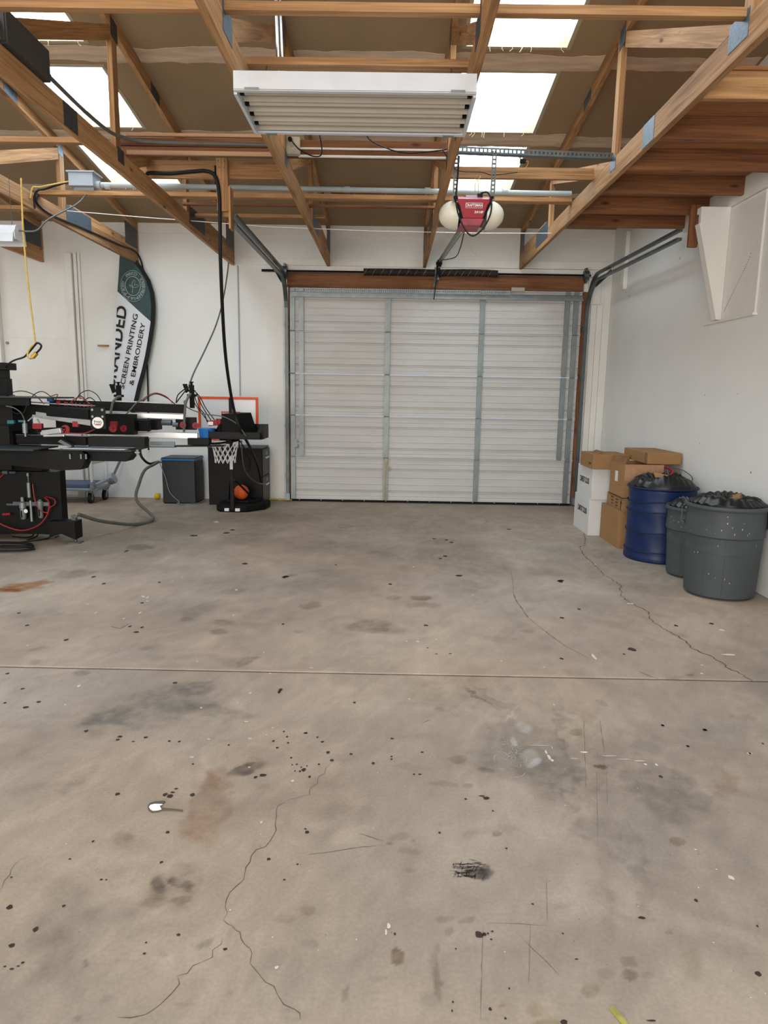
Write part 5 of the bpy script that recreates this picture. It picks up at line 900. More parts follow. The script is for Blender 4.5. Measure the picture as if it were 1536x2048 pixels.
# long lower arm to the tray
arm(P(252, 868.5, 7.12), P(396, 872, 7.2), .05, .06, 'long_arm', 'alu', .004); arm(P(245, 886, 7.1), P(350, 887.5, 7.16), .03, .042, 'slide_rail', 'galv', .003); arm(P(200, 893, 7.05), P(352, 894, 7.14), .04, .010, 'slide_rail', 'galv_dk', .002)
arm(P(250, 877, 7.1), P(300, 877, 7.14), .02, .012, 'slide_rail', 'galv', .002)
pb('carriage', 'black', P(349, 0, 7.15)[0], P(396, 0, 7.15)[0], 7.12, 7.24, .885, .955); arm(P(350, 892, 7.14), P(448, 891.5, 7.2), .08, .014, 'lower_pallet', 'black', .003)
ty = 7.20; tx0, tx1 = P(394, 0, ty)[0], P(512, 0, ty)[0]
tr = build(MB().box(tx0, tx1, ty, ty+.40, .945, .953).box(tx0, tx1-.02, ty, ty+.006, .953, 1.02).box(tx0, tx0+.006, ty, ty+.4, .953, 1.035).box(tx1-.006, tx1, ty+.10, ty+.4, .953, 1.09).box(tx0, tx1, ty+.394, ty+.4, .953, 1.09), 'tray', 'black', pr_, bevel=.002)
build(MB().prism([(tx1-.12, .945), (tx1+.01, .945), (tx1+.01, 1.09), (tx1-.02, 1.09)], 'y', ty+.09, ty+.097), 'tray_side', 'black', tr)
build(MB().hexa([(-1.755, 7.23, .955), (-1.565, 7.23, .955), (-1.42, 7.50, .955), (-1.62, 7.52, .955)], [(-1.755, 7.23, 1.205), (-1.60, 7.23, 1.205), (-1.50, 7.50, 1.215), (-1.64, 7.52, 1.215)]), 'control_box', 'blackm', tr, bevel=.004)
q = P(412, 859, 7.25); build(MB().lathe(q[0], 7.28, [(.075, .955), (.085, 1.035), (.09, 1.045), (.09, 1.052)], 28, cap1=True), 'ink_lid', 'bluelid', tr, smooth=True)
q = P(428, 847, 7.3); build(MB().beam((q[0]-.06, 7.3, q[2]), (q[0]+.04, 7.33, q[2]+.01), .06, .055).cyl((q[0]+.05, 7.33, q[2]-.02), (q[0]+.05, 7.33, q[2]+.05), .035, 14), 'red_tag', 'red', tr, bevel=.004); build(B(q[0]-.05, q[0]+.0, 7.262, 7.268, q[2]-.015, q[2]+.02), 'tag_print', 'print', tr)
build(MB().tube(spline([(-1.79, 7.3, 1.0), (-1.80, 7.3, 1.06), (-1.775, 7.3, 1.1), (-1.76, 7.32, 1.05)]), .012, 6).tube(spline([(-1.82, 7.35, .99), (-1.83, 7.35, 1.04), (-1.80, 7.35, 1.09)]), .01, 6), 'lead_bundle', 'rubber', tr)
build(MB().tube(spline([P(395, 880, 7.2), P(420, 887, 7.25), P(450, 885, 7.3), P(476, 880, 7.32), P(440, 879, 7.4)]), .012, 6).box(P(433, 0, 7.3)[0], P(446, 0, 7.3)[0], 7.28, 7.34, .89, .945), 'under_tray_clip', 'blackm', tr)
# air preparation set on the front of the cabinet
ap = build(MB().box(-3.52, -3.18, 6.36, 6.398, .362, .385).cyl((-3.58, 6.37, .355), (-3.18, 6.37, .355), .014, 10), 'air_set', 'galv_dk', pr_)
def frl(px, z0, z1, r):
    x = P(px, 1030, 6.36)[0]; g = build(MB().lathe(x, 6.36, [(r*.7, z0), (r, z0+.02), (r, z0+.1), (r*1.15, z0+.105), (r*1.15, z0+.16), (r*.6, z0+.17), (r*.6, z1)], 18, cap1=True), 'filter_bowl', 'galv', ap, smooth=True)
    build(B(x-.008, x+.004, 6.36-r-.004, 6.36-r*.6, z0+.02, z0+.085), 'sight_glass', 'blackm', ap)
frl(47, .22, .43, .027); frl(82, .235, .41, .024)
q = P(52, 1022, 6.33); build(MB().cyl((q[0], 6.335, q[2]), (q[0], 6.325, q[2]), .025, 20), 'gauge', 'blackm', ap); build(MB().cyl((q[0], 6.3255, q[2]), (q[0], 6.3235, q[2]), .019, 20), 'gauge_face', 'print', ap)
q = P(63, 1030, 6.36); build(MB().cyl((q[0], 6.36, .20), (q[0], 6.36, .40), .012, 10), 'drain_pipe', 'galv', ap)
q = P(14, 1028, 6.36); build(MB().cyl((q[0]-.04, 6.36, q[2]-.005), (q[0]+.035, 6.36, q[2]), .014, 10), 'red_coupling', 'red', ap)
q = P(58, 980, 6.37); build(MB().cyl((q[0], 6.37, q[2]-.07), (q[0], 6.37, q[2]+.07), .017, 14).cyl((q[0], 6.37, q[2]+.07), (q[0], 6.37, q[2]+.15), .004, 6).box(q[0]-.009, q[0]+.009, 6.362, 6.378, q[2]+.13, q[2]+.16), 'brake_cylinder', 'galv', pr_, smooth=True)
def hose(name, m, r, pts, par=pr_, n=7): return build(MB().tube(spline(pts, n), r, 7), name, m, par, smooth=True)
hose('red_hose', 'redhose', .007, [P(-20, 1035, 6.34), P(10, 1052, 6.33), P(45, 1061, 6.32), P(78, 1050, 6.32), P(95, 1028, 6.33), P(98, 1005, 6.35), P(90, 995, 6.37)])
hose('red_hose', 'redhose', .006, [P(65, 968, 6.36), P(70, 1000, 6.34), P(80, 1020, 6.34), P(95, 1025, 6.34), P(100, 1015, 6.34), P(110, 1008, 6.35), P(108, 998, 6.36), P(92, 993, 6.38)])
hose('red_hose', 'redhose', .007, [P(-20, 968, 6.38), P(0, 955, 6.39), P(8, 948, 6.39)]); q = P(10, 945, 6.38); build(MB().cyl((q[0]-.02, 6.385, q[2]), (q[0]+.03, 6.385, q[2]), .02, 10).cyl((q[0]+.04, 6.385, q[2]), (q[0]+.1, 6.385, q[2]), .012, 8), 'quick_coupler', 'galv_dk', pr_)
hose('red_hose', 'redhose', .005, [P(130, 865, 5.99), P(150, 867, 5.96), P(172, 866, 5.95), P(190, 858, 5.97)], n=6)
hose('red_hose', 'redhose', .005, [P(278, 806, 7.2), P(295, 792, 7.2), P(312, 786, 7.22), P(332, 793, 7.24), P(346, 806, 7.25)]); hose('black_hose', 'rubber', .005, [P(280, 808, 7.25), P(298, 793, 7.25), P(314, 788, 7.27), P(334, 796, 7.28), P(350, 808, 7.3)])
for (x0, x1, pk, Y) in ((0, 88, 782, 6.5), (58, 110, 783, 6.4), (150, 205, 781, 6.6), (142, 180, 792, 6.2), (160, 200, 795, 6.3)):
    hose('air_line', 'rubber', .004, [P(x0, 803, Y), P(x0+(x1-x0)*.2, pk+6, Y), P((x0+x1)/2, pk, Y), P(x0+(x1-x0)*.8, pk+9, Y), P(x1, 808, Y-.05)])
hose('air_line', 'redhose', .004, [P(100, 793, 6.3), P(115, 789, 6.35), P(112, 800, 6.3), P(130, 800, 6.2)]); hose('air_line', 'redhose', .004, [P(140, 806, 6.1), P(155, 795, 6.15), P(170, 800, 6.1), P(180, 808, 6.0)])
q = P(101, 799, 6.35); build(MB().cyl((q[0]-.025, 6.35, q[2]), (q[0]+.025, 6.35, q[2]), .02, 10), 'blue_tape', 'bluelid', pr_, smooth=True)
for px in (115, 119, 130, 134, 145, 152, 160, 168, 176, 183): q = P(px, 805+(px-115)*.09, 6.12-(px-115)*.0018); build(MB().cyl((q[0], q[1], q[2]-.02), (q[0], q[1], q[2]+.012), .006, 6), 'air_fitting', 'redhose', pr_)
hose('hose_guide', 'grey_hose', .013, [P(219, 858, 6.9), P(221, 830, 6.9), P(226, 805, 6.95), P(234, 795, 7.0), P(241, 793, 7.05)]); hose('hose_guide', 'grey_hose', .013, [P(368, 864, 7.2), P(369, 835, 7.2), P(371, 810, 7.22), P(376, 795, 7.25), P(381, 788, 7.3)])
hose('air_line', 'grey_hose', .007, [P(232, 842, 6.9), P(250, 830, 6.9), P(262, 818, 6.95), P(275, 804, 7.0), P(292, 798, 7.1)]); hose('air_line', 'grey_hose', .005, [P(12, 812, 6.05), P(28, 816, 6.05), P(42, 826, 6.07), P(49, 840, 6.1)])
hose('air_line', 'rubber', .004, [P(56, 803, 6.1), P(52, 815, 6.08), P(46, 826, 6.08), P(30, 826, 6.08), P(18, 815, 6.05)], n=6)
for (a, b, c_) in (((352, 806), (368, 785), (378, 774)), ((352, 806), (356, 790), (372, 776))): hose('air_line', 'rubber', .006, [P(*a, 7.3), P(*b, 7.32), P(*c_, 7.36)])
for k, (xm, xe) in enumerate(((400, 425), (408, 433), (396, 418), (404, 415))): hose('air_line', 'rubber', .005, [P(385, 778, 7.36), P(xm-8, 785+k*9, 7.36), P(xm+4, 812+k*5, 7.36), P(xe, 845, 7.36)])
hose('air_line', 'grey_hose', .006, [P(376, 800, 7.3), P(368, 804, 7.28), P(378, 817, 7.25), P(410, 828, 7.2), P(445, 833, 7.18), P(470, 845, 7.18), P(482, 858, 7.17), P(492, 872, 7.18)])
for (pts) in ([P(65, 1062, 6.6), P(66, 1072, 6.6), P(50, 1081, 6.5), P(24, 1073, 6.4)], [P(75, 1060, 6.6), P(74, 1072, 6.55), P(55, 1085, 6.4)], [P(104, 1060, 6.5), P(98, 1075, 6.5), P(78, 1084, 6.4), P(40, 1086, 6.3)]):
    pts = [(p[0], p[1], max(p[2], .012)) for p in pts]; hose('floor_cable', 'rubber', .006, pts)
for k in range(5):
    c0 = (-3.55+.03*k, 6.20-.05*k); hose('floor_cable', 'rubber', .009, [(c0[0]+.27*math.cos(a), c0[1]+.10*math.sin(a), .010+.008*(k % 3)) for a in [2*math.pi*j/10 for j in range(11)]], n=4)

# ------------------------------------------------------------------ hanging cables
t = thing('hanging_cable', 'thick black cable hanging from the board down to the press tray', 'cable', (-1.45, 6.05, .5))
build(MB().tube(spline([(-2.04, 6.02, 3.167), P(300, 346, 6.03), P(340, 347, 6.03), P(385, 343, 6.03), P(412, 342, 6.03), P(430, 352, 6.03), P(438, 385, 6.03), P(440, 450, 6.05), P(441, 520, 6.1), P(446, 640, 6.4), P(452, 720, 6.7), P(462, 790, 7.0), P(470, 828, 7.14), P(480, 858, 7.16), P(500, 895, 7.5), P(515, 930, 8.1), P(522, 962, 8.5)], 8), .0155, 10), 'cable', 'rubber', t, smooth=True)
q = P(434, 357, 6.05); build(B(q[0]-.02, q[0]+.02, 6.05, 6.079, q[2]-.04, q[2]+.10), 'cable_clamp', 'blackm', t)
tag(build(MB().tube(spline([P(457, 525, 9.1), P(455, 545, 9.05), P(446, 600, 8.8), P(432, 650, 8.4), P(410, 700, 8.0), P(388, 745, 7.6), P(378, 772, 7.38)]), .009, 8), 'air_hose', 'grey_hose', smooth=True), 'thin grey hose from the left truss heel down to the press', 'hose')
tag(build(MB().cyl((P(465, 0, 9.19)[0], 9.2, 1.38), (P(465, 0, 9.19)[0], 9.2, 3.02), .007, 8), 'wall_conduit', 'boxgrey'), 'thin pale conduit running down the end wall behind the basketball board', 'conduit')
tag(build(MB().tube(spline([P(478, 880, 7.4), P(480, 905, 7.8), P(485, 930, 8.0), P(493, 942, 8.1), P(500, 935, 8.1), P(498, 915, 8.0), P(488, 895, 7.7), P(480, 882, 7.45)]), .008, 8), 'cable_loop', 'rubber', smooth=True), 'black cable loop hanging under the press tray', 'cable')
tag(build(MB().tube(spline([P(483, 882, 7.3), P(484, 905, 7.6), P(488, 935, 8.0), P(500, 955, 8.3), P(515, 966, 8.6), P(530, 968, 8.66)]), .008, 8), 'grey_cable', 'grey_hose', smooth=True), 'grey cable drooping from the press tray to the black file cabinet', 'cable')
tag(build(MB().tube([(P(330, 438, 7.2)[0]-1.3, 7.2, 3.19), P(280, 434, 7.2), P(400, 443, 7.25), (-1.3, 7.3, 3.07), (-.2, 7.35, 3.055), (.9, 7.4, 3.06), (1.6, 7.4, 3.07)], .004, 6), 'white_wire', 'print'), 'thin white wire strung across under the trusses', 'wire')
# small shop light with yellow cord at far left
t = thing('shop_light', 'small white shop light hanging at the left edge', 'light fixture', (-3.1, 5.6, 2.53))
build(MB().prism([(5.52, 2.60), (5.56, 2.665), (5.66, 2.665), (5.70, 2.60), (5.715, 2.535), (5.70, 2.535), (5.685, 2.595), (5.535, 2.595), (5.52, 2.535), (5.505, 2.535)], 'x', -4.1, -2.90), 'reflector', 'white', t)
build(MB().prism([(5.535, 2.56), (5.53, 2.62), (5.56, 2.67), (5.66, 2.67), (5.69, 2.62), (5.685, 2.56)], 'x', -2.899, -2.893), 'end_cap', 'white', t); build(MB().cyl((-4.08, 5.61, 2.575), (-2.92, 5.61, 2.575), .013, 12), 'lamp_tube', 'tube', t, smooth=True)
build(MB().cyl((-2.95, 5.61, 2.665), (-2.95, 5.61, 3.02), .002, 5), 'hanging_wire', 'galv_dk', t); build(MB().tube(spline([(-2.893, 5.6, 2.635), P(55, 463, 5.6), P(75, 460, 5.65), P(98, 438, 5.8), (-2.75, 6.3, 3.0), (-2.78, 6.6, 3.16)]), .007, 8), 'power_cord', 'grey_hose', t, smooth=True)
t = thing('yellow_hook_cord', 'yellow bungee cord hanging from the ceiling with a brass hook', 'cord', (-2.84, 5.6, 1.7))
build(MB().tube([(-2.86, 5.62, 3.02), P(46, 463, 5.6), P(55, 560, 5.6), P(71, 688, 5.6)], .007, 8), 'cord', 'cordy', t, smooth=True)
hk = [P(71, 688, 5.6), P(64, 693, 5.6), P(57, 703, 5.6), P(55, 712, 5.6), P(60, 717, 5.6), P(65, 716, 5.6)]; build(MB().tube(spline(hk), .006, 8), 'hook', 'brass', t, smooth=True); build(MB().cyl(P(65, 715, 5.6), P(73, 706, 5.6), .018, 12), 'coupler', 'brass', t, smooth=True)
build(MB().tube(spline([P(73, 706, 5.6), P(81, 697, 5.6), P(82, 690, 5.6), P(75, 686, 5.6), P(70, 690, 5.6), P(60, 702, 5.65), P(48, 714, 5.8), P(30, 720, 6.1), P(18, 727, 6.4), P(13, 735, 6.55)]), .008, 8), 'black_lead', 'rubber', t, smooth=True)
t = tag(build(B(P(160, 0, W0-.03)[0], P(182, 0, W0-.03)[0], W0-.05, W0-.002, 1.985, 2.005), 'wooden_peg', W['X']), 'small wooden peg sticking out of the white wall beside the boxed pipe', 'peg')
t = tag(build(MB().cyl((P(16, 686, W0)[0], W0-.03, P(16, 686, W0)[2]), (P(16, 686, W0)[0], W0-.009, P(16, 686, W0)[2]), .018, 14), 'cable_clip', 'galv'), 'small round metal clip on the white wall panel at far left', 'clip')
# ------------------------------------------------------------------ feather flag
YF = 9.10
fg = thing('feather_flag', 'white and slate green feather flag leaning on the end wall', 'flag', P(205, 993, 9.12))
RE = [(262, 508), (275, 523), (288, 540), (300, 560), (308, 586), (310.5, 613), (309, 646), (304, 679), (298, 712), (291, 742), (283, 770), (276, 800), (268, 832), (259, 862)]
LE = [(240.5, 500), (239, 515), (238, 532), (237, 552), (235.5, 572), (234.5, 592), (233, 615), (231.5, 645), (230, 680), (228.5, 715), (227, 750), (226, 785), (226, 822), (228, 858)]
NX = 14
def fab(i, u):
    l, r = LE[i], RE[i]; px = l[0]+(r[0]-6-l[0])*u; py = l[1]+(r[1]-l[1])*u; q = P(px, py, YF)
    return (q[0], YF+.007*math.sin(9*u+q[2]*2.3)*(.3+u), q[2])
def bound(px): return 583+(643-583)*(px-235)/(301-235)
mg, mw = MB(), MB()
V = [[fab(i, j/NX) for j in range(NX+1)] for i in range(len(LE))]
# subdivide rows so that the colour boundary follows its slanted line
def sub(n=5):
    rows_ = []
    for i in range(len(LE)-1):
        for k in range(n):
            t_ = k/n; l = tuple(LE[i][q]*(1-t_)+LE[i+1][q]*t_ for q in (0, 1)); r = tuple(RE[i][q]*(1-t_)+RE[i+1][q]*t_ for q in (0, 1)); rows_.append((l, r))
    rows_.append((LE[-1], RE[-1])); return rows_
RW = sub()
def fpt(l, r, u, yo=0.0):
    px = l[0]+(r[0]-5-l[0])*u; py = l[1]+(r[1]-l[1])*u; q = P(px, py, YF); return (q[0], YF+yo+.006*math.sin(9*u+q[2]*2.3)*(.3+u), q[2]), px, py
for i in range(len(RW)-1):
    for j in range(NX):
        c = [fpt(*RW[i], j/NX), fpt(*RW[i], (j+1)/NX), fpt(*RW[i+1], (j+1)/NX), fpt(*RW[i+1], j/NX)]
        s_ = [p[2]-bound(p[1]) for p in c]; pts = [p[0] for p in c]
        if max(s_) <= 0: mg.add(pts, [(0, 1, 2, 3)])
        elif min(s_) >= 0: mw.add(pts, [(0, 1, 2, 3)])
        else:
            g, w = [], []
            for a in range(4):
                b = (a+1) % 4; (g if s_[a] <= 0 else w).append(pts[a])
                if s_[a]*s_[b] < 0:
                    k = s_[a]/(s_[a]-s_[b]); x = tuple(pts[a][q]+(pts[b][q]-pts[a][q])*k for q in range(3)); g.append(x); w.append(x)
            if len(g) > 2: mg.add(g, [tuple(range(len(g)))])
            if len(w) > 2: mw.add(w, [tuple(range(len(w)))])
build(mg, 'green_fabric', 'flagg', fg, smooth=True); fw = build(mw, 'white_fabric', 'flagw', fg, smooth=True)
mb = MB(); v = []
for i, r in enumerate(sub()):
    l, r = r; a = P(r[0]-8, r[1], YF-.006); b = P(r[0], r[1], YF-.006); v += [(a[0], YF-.008, a[2]), (b[0], YF-.008, b[2]), (b[0], YF+.012, b[2]), (a[0], YF+.012, a[2])]
n = len(v)//4; mb.add(v, [(4*i+k, 4*i+(k+1) % 4, 4*i+4+(k+1) % 4, 4*i+4+k) for i in range(n-1) for k in range(4)]+[(0, 1, 2, 3), (4*n-4, 4*n-3, 4*n-2, 4*n-1)]); build(mb, 'pole_sleeve', 'flagk', fg)
p0 = P(255, 868, YF); p1 = P(206, 993, 9.12); build(MB().tube([p0, P(240, 922, YF), (p1[0], p1[1], .004)], .016, 10), 'pole', 'galv', fg, smooth=True)
def fit_text(s, a, b, h, yo, bold=.0):
    """lettering running from pixel a to pixel b with cap height h pixels, in the plane of the flag"""
    v, f = text_data(s, 1.0, 'LEFT', bold=bold); xs = [p[0] for p in v]; ys = [p[1] for p in v]; x0, x1 = min(xs), max(xs); y0, y1 = min(ys), max(ys)
    A = Vector(P(*a, YF)); Bv = Vector(P(*b, YF)); d = Bv-A; up = Vector((-d.z, 0, d.x)).normalized()*(h*YF/FPX)
    mb = MB(); mb.add([A+d*((x-x0)/(x1-x0))+up*((y-y0)/(y1-y0)-.5)+Vector((0, yo, 0)) for x, y in v], f); return mb
bt = build(fit_text('BRANDED', (219.5, 774), (244.5, 612), 21, -.012, bold=.02), 'large_lettering', 'ink', fg)
bm = bmesh.new(); bm.from_mesh(bt.data); c = WLOC[bt.name]; a = Vector(P(235, 583, YF))-c; b = Vector(P(226.5, 775, YF))-c; d = b-a; nn = Vector((d.z, 0, -d.x)).normalized()
if nn.x > 0: nn = -nn
bmesh.ops.bisect_plane(bm, geom=bm.verts[:]+bm.edges[:]+bm.faces[:], plane_co=a+Vector((.006, 0, 0)), plane_no=nn, clear_outer=True); bm.to_mesh(bt.data); bm.free()
build(fit_text('SCREEN PRINTING', (244, 777), (272, 628), 9.5, -.012, bold=.012), 'small_lettering', 'ink', fg); build(fit_text('& EMBROIDERY', (263, 770), (287, 646), 9, -.012, bold=.012), 'small_lettering', 'ink', fg)
ec = Vector(P(266.5, 572.5, YF)); er = 23.5*YF/FPX
def ring(r, w): return MB().tube([ec+Vector((r*math.cos(a), -.012, r*1.22*math.sin(a))) for a in [2*math.pi*k/48 for k in range(48)]], w, 5, closed=True)
mb = ring(er*1.0, .0035); m2 = ring(er*.62, .0055); mb.add(m2.v, m2.f)
s_ = 'BRANDED · SCREENPRINTING & EMBROIDERY · '
for k, ch in enumerate(s_):
    if ch == ' ': continue
    a = math.pi*.72-2*math.pi*(k+.5)/len(s_); rr = er*.81; v, f = text_data(ch, .052, bold=.001); o_ = ec+Vector((rr*math.cos(a), -.012, rr*1.2*math.sin(a))); R_ = Vector((math.sin(a), 0, -math.cos(a))); U_ = Vector((math.cos(a), 0, math.sin(a)))
    mb.add([o_+R_*x+U_*y for x, y in v], f)
def leaf(cx, cz, ang, L_, w):
    pts = []
    for k in range(15):
        t_ = 2*math.pi*k/14; u = L_*(1-math.cos(t_))/2; q = w*math.sin(t_); pts.append(ec+Vector((cx+u*math.cos(ang)-q*math.sin(ang), -.012, cz+u*math.sin(ang)+q*math.cos(ang))))
    return pts
for pts in (leaf(.0, .0, 1.3, .075, .017), leaf(.0, -.01, .25, .075, .015), leaf(-.005, -.01, 2.6, .045, .007), [ec+Vector((-.012+.012*k/5, -.012, -.085+.09*k/5)) for k in range(6)]): mb.tube(pts, .0035, 5)
build(mb, 'round_emblem', mat('pale_grey_print', (150, 166, 166), .8, var=.05), fg)
# ------------------------------------------------------------------ platform cart behind the press
ct = thing('platform_cart', 'grey platform cart parked by the end wall behind the press', 'cart', (-3.95, 8.75, 0))
build(B(-4.55, -3.70, 8.60, 9.08, .165, .20), 'deck', 'cartgrey', ct, bevel=.012); build(B(-4.53, -3.80, 8.63, 9.05, .2005, .25), 'deck_mat', 'cartblue', ct, bevel=.01)
build(MB().tube([(-3.74, 8.60, .20), (-3.74, 8.60, .95)], .014, 10).tube([(-3.74, 9.06, .20), (-3.74, 9.06, .95)], .014, 10).tube([(-3.74, 8.60, .95), (-3.74, 9.06, .95)], .014, 10), 'handle', 'trim', ct, smooth=True)
build(B(-3.752, -3.742, 8.62, 9.04, .50, .66), 'handle_panel', mat('pale_green_card', (184, 192, 176), .6), ct); build(MB().beam((-3.72, 8.62, .235), (-3.66, 9.05, .29), .05, .03).cyl((-3.69, 9.02, .26), (-3.62, 9.02, .29), .07, 20).prism([(8.58, .20), (8.66, .20), (8.66, .28), (8.62, .30), (8.58, .28)], 'x', -3.76, -3.72), 'handle_hinge', 'cartgrey', ct, smooth=True)
for (x, y) in ((-3.80, 8.68), (-3.74, 8.98), (-4.45, 8.68), (-4.45, 8.98)):
    w = build(MB().cyl((x-.018, y, .066), (x+.018, y, .066), .066, 24), 'caster_wheel', 'rubber', ct, smooth=True); build(MB().cyl((x-.021, y, .066), (x+.021, y, .066), .032, 16), 'hub', 'galv', w, smooth=True); build(MB().box(x-.026, x-.022, y-.022, y+.022, .06, .15).box(x+.022, x+.026, y-.022, y+.022, .06, .15).box(x-.026, x+.026, y-.03, y+.03, .15, .165), 'fork', 'galv', w)
# ------------------------------------------------------------------ air dryer, hose, yellow ball, cabinet, basketball hoop
t = thing('air_dryer', 'charcoal air dryer cabinet with a blue top by the end wall', 'air dryer', (-2.69, 8.95, 0))
build(B(-2.90, -2.485, 8.75, 9.15, .012, .555), 'body', 'charcoal', t, bevel=.005); build(B(-2.91, -2.475, 8.74, 9.16, .556, .578), 'blue_trim', 'bluetop', t, bevel=.003); build(B(-2.905, -2.48, 8.745, 9.155, .578, .592), 'top', 'charcoal', t, bevel=.003)
build(B(-2.4845, -2.478, 8.77, 9.13, .04, .53), 'side_louvre', 'black', t); build(MB().cyl((-2.90, 8.80, .53), (-2.95, 8.78, .535), .016, 10), 'inlet', 'galv', t); build(B(-2.89, -2.50, 8.76, 9.14, 0, .012), 'plinth', 'black', t)
tag(build(MB().tube(spline([(-2.95, 8.78, .535), P(308, 929, 8.7), P(290, 940, 8.5), P(279, 965, 8.2), P(273, 1000, 7.9), (-2.62, 7.55, .03), (-2.7, 7.2, .025), (-2.84, 6.7, .15), (-2.94, 6.43, .262)]), .018, 10), 'air_hose', 'grey_hose', smooth=True), 'thick grey hose from the air dryer across the floor to the press foot', 'hose')
tag(build(MB().tube(spline([(-2.97, 8.79, .53), P(298, 927, 8.75), P(284, 915, 8.5), P(280, 900, 8.0), P(286, 892, 7.4)]), .016, 10), 'air_hose', 'rubber', smooth=True), 'black hose rising from the air dryer to the press arm', 'hose')
tag(build(MB().tube(spline([(-2.93, 8.765, .52), P(331, 955, 8.73), P(340, 985, 8.72), P(358, 1003, 8.72), (-2.7, 8.70, .012), (-2.55, 8.68, .01), (-2.44, 8.8, .012), (-2.42, 9.0, .03)]), .006, 7), 'drain_line', 'galv', smooth=True), 'thin grey line looping round the foot of the air dryer', 'hose')
tag(build(MB().sphere((-3.09, 9.1, .041), .041, 20, 12), 'yellow_ball', 'yellow', smooth=True), 'small yellow ball on the floor by the end wall', 'ball')
t = thing('file_cabinet', 'black steel file cabinet with two drawers against the end wall', 'cabinet', (-1.96, 8.95, 0))
build(B(-2.30, -1.615, 8.72, 9.18, 0, .725), 'body', 'black', t, bevel=.005); build(B(-2.305, -1.61, 8.715, 9.185, .7255, .74), 'top', 'charcoal', t, bevel=.003)
for z0, z1 in ((.03, .37), (.38, .715)):
    d = build(B(-1.614, -1.596, 8.735, 9.165, z0, z1), 'drawer', 'charcoal', t, bevel=.003); build(B(-1.595, -1.58, 8.86, 9.04, z1-.12, z1-.10), 'handle', 'chrome', d); build(B(-1.5955, -1.592, 8.9, 9.0, z1-.075, z1-.035), 'label_holder', 'galv', d)
t = thing('basketball_hoop', 'small portable basketball hoop standing in front of the file cabinet', 'basketball hoop', (-1.88, 8.4, 0))
mb = MB(); mb.prism([(-2.10, 8.30), (-2.04, 8.20), (-1.72, 8.20), (-1.52, 8.42), (-1.50, 8.66), (-1.60, 8.70), (-1.98, 8.70), (-2.10, 8.56)], 'z', .0, .085); build(mb, 'base', 'blackm', t, bevel=.02); build(MB().prism([(-2.0, 8.38), (-1.72, 8.36), (-1.60, 8.52), (-1.66, 8.62), (-1.95, 8.62)], 'z', .085, .115), 'base_top', 'blackm', t, bevel=.012)
build(MB().box(-1.905, -1.861, 8.185, 8.225, .02, .70).box(-1.90, -1.866, 8.19, 8.22, .70, 1.36), 'pole', 'black', t, bevel=.003); build(B(-1.975, -1.92, 8.17, 8.198, .015, .05), 'base_cap', 'print', t, bevel=.004); build(B(-1.846, -1.79, 8.17, 8.198, .015, .05), 'base_cap', 'print', t, bevel=.004)
build(MB().beam((-1.905, 8.21, .40), (-1.99, 8.5, .10), .018, .018).beam((-1.861, 8.21, .40), (-1.66, 8.5, .10), .018, .018).box(-1.93, -1.836, 8.18, 8.23, .385, .405), 'brace', 'black', t); build(B(-1.901, -1.865, 8.183, 8.186, .52, .68), 'pole_label', 'wbox', t)
bx0, bx1, bz0, bz1, by = -2.285, -1.57, .945, 1.372, 8.28
build(B(bx0+.03, bx1-.03, by, by+.008, bz0+.03, bz1-.03), 'backboard', 'clear', t)
build(MB().box(bx0, bx1, by-.008, by+.012, bz1-.03, bz1).box(bx0, bx1, by-.008, by+.012, bz0, bz0+.03).box(bx0, bx0+.03, by-.008, by+.012, bz0+.03, bz1-.03).box(bx1-.03, bx1, by-.008, by+.012, bz0+.03, bz1-.03), 'backboard_frame', 'orange', t, bevel=.003)
build(MB().box(-2.01, -1.995, by-.005, by-.001, 1.02, 1.20).box(-1.80, -1.785, by-.005, by-.001, 1.02, 1.20).box(-1.995, -1.80, by-.005, by-.001, 1.185, 1.20), 'target_square', 'orange', t); build(MB().box(-1.985, -1.955, by+.009, by+.03, .95, 1.35).box(-1.73, -1.70, by+.009, by+.03, .95, 1.35), 'back_strut', 'black', t)
rc = (-1.93, 8.09, .885); rr = .155; build(MB().tube([(rc[0]+rr*math.cos(a), rc[1]+rr*math.sin(a), rc[2]) for a in [2*math.pi*k/28 for k in range(28)]], .008, 8, closed=True).box(-1.97, -1.89, 8.23, 8.275, .86, .95), 'rim', 'orange', t, smooth=True)
mb = MB(); NS = 14; lev = [(1.0, .0), (.97, .055), (.90, .11), (.83, .165), (.78, .22), (.76, .275)]
for d in (1, -1):
    for k in range(NS):
        mb.tube([(rc[0]+rr*lev[j][0]*math.cos(2*math.pi*(k+d*j*.5)/NS), rc[1]+rr*lev[j][0]*math.sin(2*math.pi*(k+d*j*.5)/NS), rc[2]-lev[j][1]) for j in range(len(lev))], .0042, 5)
tag(build(mb, 'net', 'net', t), kind='stuff')
tag(build(MB().sphere((-1.83, 8.47, .116+.092), .092, 24, 16), 'basketball', 'ball', smooth=True), 'orange basketball resting on the black hoop base', 'ball')
